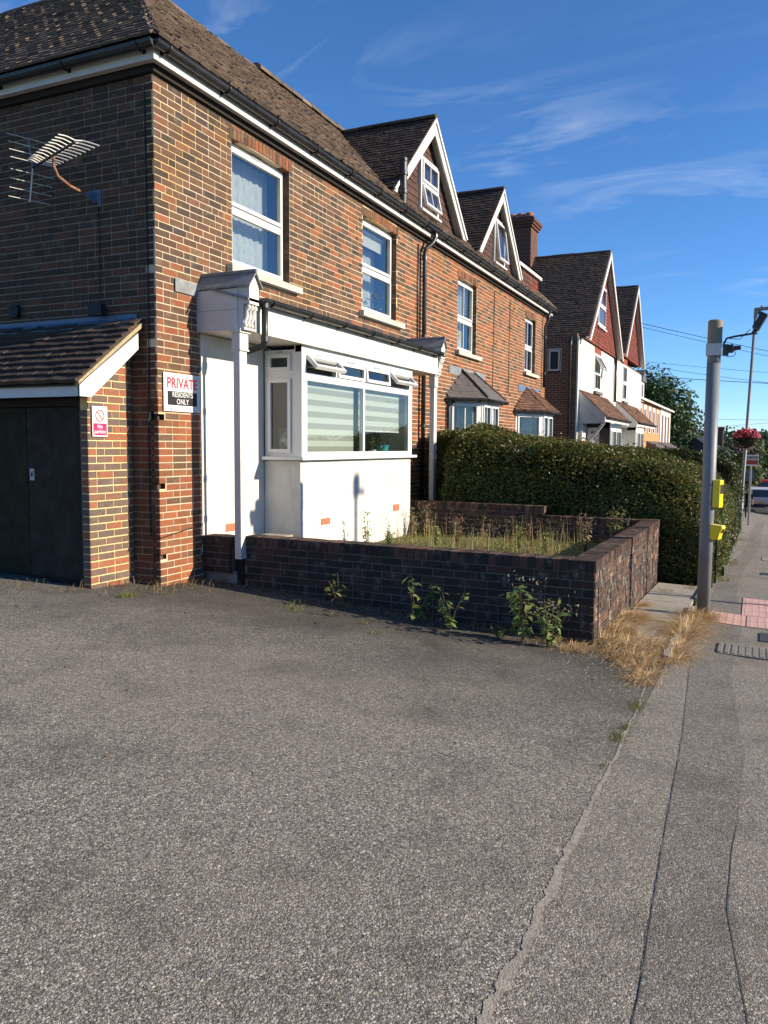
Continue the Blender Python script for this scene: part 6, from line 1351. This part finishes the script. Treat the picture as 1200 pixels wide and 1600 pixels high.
# a walker, one skinned body
def person(label, x, y, hgt):
    t = thing('person', label, 'person'); z = gz(x, y) + shift(x) * 0; k = hgt / 1.7
    J = {'pel': (0, 0, .92), 'sp': (0, 0, 1.15), 'ch': (.02, 0, 1.36), 'nk': (.02, 0, 1.48), 'hd': (.04, 0, 1.60), 'hl': (.02, .1, .88), 'kl': (.14, .1, .50), 'al': (.06, .1, .08), 'tl': (.20, .1, .04), 'hr': (-.02, -.1, .88), 'kr': (-.02, -.1, .48), 'ar': (-.22, -.1, .14), 'tr': (-.10, -.1, .05), 'sl': (.02, .19, 1.40), 'el': (-.06, .24, 1.12), 'wl': (.06, .24, .88), 'sr': (.02, -.19, 1.40), 'er': (.02, -.25, 1.12), 'wr': (.16, -.22, .92)}
    Rr = {'pel': .15, 'sp': .135, 'ch': .16, 'nk': .06, 'hd': .10, 'hl': .10, 'kl': .065, 'al': .045, 'tl': .035, 'hr': .10, 'kr': .065, 'ar': .045, 'tr': .035, 'sl': .07, 'el': .045, 'wl': .035, 'sr': .07, 'er': .045, 'wr': .035}
    E = [('pel', 'sp'), ('sp', 'ch'), ('ch', 'nk'), ('nk', 'hd'), ('pel', 'hl'), ('hl', 'kl'), ('kl', 'al'), ('al', 'tl'), ('pel', 'hr'), ('hr', 'kr'), ('kr', 'ar'), ('ar', 'tr'), ('ch', 'sl'), ('sl', 'el'), ('el', 'wl'), ('ch', 'sr'), ('sr', 'er'), ('er', 'wr')]
    ks = list(J); me = bpy.data.meshes.new('body'); me.from_pydata([tuple(c * k for c in J[q]) for q in ks], [(ks.index(a), ks.index(b)) for a, b in E], []); me.materials.append(M_CLOTH); o = link('body', me, t); o.location = (x, y, z)
    md = o.modifiers.new('Skin', 'SKIN'); sk = me.skin_vertices[0].data
    for i, q in enumerate(ks): sk[i].radius = (Rr[q] * k, Rr[q] * k)
    sk[0].use_root = True; o.modifiers.new('Subdivision', 'SUBSURF').levels = 1; o.modifiers[1].render_levels = 1
    m = MB(); m.lathe((x + .02, y, z + 1.57 * k), ZV, [(-.08, .08), (0, .115), (.08, .11), (.13, .06), (.14, 0)], 12); m.build('hair', mat_plain('fair_hair', (.40, .29, .16), .7, .3, .2), t)
    for sg in (-1, 1): m = MB(); m.tube([(x - .04, y + sg * .245, z + 1.12 * k), (x + .1, y + sg * .235, z + .9 * k), (x + .13, y + sg * .23, z + .80 * k)], [.05, .042, .03], 8); m.build('forearm', M_SKIN, t)
M_CLOTH = mat_plain('dark_clothes', (.025, .027, .035), .85, .2, .2, 6, .3, 30); M_SKIN = mat_plain('skin', (.50, .28, .19), .6, .3, .08)
person('person in dark clothes walking away down the pavement past the lamp post', 52, .36, 1.68)
def sgn(name, label, x, y, z0, z1, wd, parts, mat):
    t = thing(name, label, 'sign'); m = MB(); m.tube([(x, y, gz(x, y)), (x, y, z1)], .045, 8); m.build('pole', M_GALV, t); m = MB(); m.box((x - .06, y - wd / 2, z0), XV * .02, YV * wd, ZV * (z1 - z0)); b = m.build('board', mat, t)
    for a, c, mt in parts: m = MB(); m.box((x - .063, y - wd / 2 + .03, z0 + (z1 - z0) * a), XV * .003, YV * (wd - .06), ZV * (z1 - z0) * (c - a)); m.build('panel', mt, b)
sgn('street_sign', 'pale and brick red sign board on a pole below the flower basket', 40, .22, .74, 1.24, .62, [(.12, .52, M_REDLINT), (.58, .9, M_LEAD)], M_GREYSOFF)
sgn('street_sign', 'dark blue sign board low behind the lamp post', 48, .28, -.25, .35, .42, [], M_CARBLUE)
bn = thing('garden_board_fence', 'brown timber board fence beside the far pavement behind the lamp column', 'fence')
for k in range(14):
    x = 30.4 + k * .155; m = MB(); m.box((x, .92, gz(x, .9) - .05), XV * .145, YV * .02, ZV * 1.25); m.build('board', M_BARK, bn)
for x in (30.4, 32.5): m = MB(); m.box((x - .05, .95, gz(x, .9)), XV * .1, YV * .1, ZV * 1.35); m.build('post', M_BARK, bn)
m = MB(); m.box((33.5, .7, -1.6), XV * .1, YV * .1, ZV * 1.4)
# overhead lines
def wire(label, A, B, sag, r=.010):
    A, B = Vector(A), Vector(B); m = MB(); m.tube([A.lerp(B, i / 16) - ZV * sag * 4 * (i / 16) * (1 - i / 16) for i in range(17)], r, 5); tag(m.build('power_line', M_CABLE), label, 'power line', 'overhead power lines')
for lab, A, B, s, r in (('topmost overhead power line sloping down behind the grey pole', (44, 9, 8.9), (50, -14, 3.6), .25, .014), ('power line just under the topmost one, close beside it', (44, 9, 8.75), (50, -14, 3.2), .25, .011), ('faint third overhead power line counted from the top', (47, 9, 6.7), (50, -14, 4.4), .2, .009), ('fourth overhead power line counted from the top', (45, 9, 6.5), (50, -14, 3.4), .3, .010), ('thick lower overhead power line level with the tree top', (46, 9, 5.75), (50, -14, 4.4), .25, .017), ('lowest overhead power line above the bungalow roof', (58, 9, 3.6), (50, -14, 3.0), .1, .009), ('overhead power line rising to the street side near the flower basket', (60, 9, 2.5), (50, -14, 4.2), .1, .009)):
    wire(lab, A, B, s, r)
# across the road: the other crossing pole (its shadow falls on the bay) and a clipped hedge seen in the window glass
Q = H(3.47, BW, 0); tq = 12.2; ob = Vector((Q.x + .225 / .974 * tq, Q.y - tq, 0)); ob.z = gz(ob.x, -2.6)
op = thing('signal_pole', 'grey crossing signal pole with a dark signal head across the road', 'pole'); hz = 1.14 + tq * math.tan(SUN_EL) / .974
m = MB(); m.tube([ob - ZV * .1, Vector((ob.x, ob.y, hz))], .05, 14); m.build('shaft', M_GALV, op)
m = MB(); m.box(Vector((ob.x - .085, ob.y - .05, hz - .30)), XV * .17, YV * .2, ZV * .24); m.build('signal_head', M_BLACK, op); m = MB(); m.box(Vector((ob.x, ob.y, hz - .30)), XV * .26, YV * .05, ZV * .07); m.build('bracket', M_BLACK, op)
hedge('long dark hedge across the road opposite the houses', [(-4, 34, -13.6, -12.4, lambda x, y: gz(x, -2.6) + 2.5)], 90, .26, HEDGE)
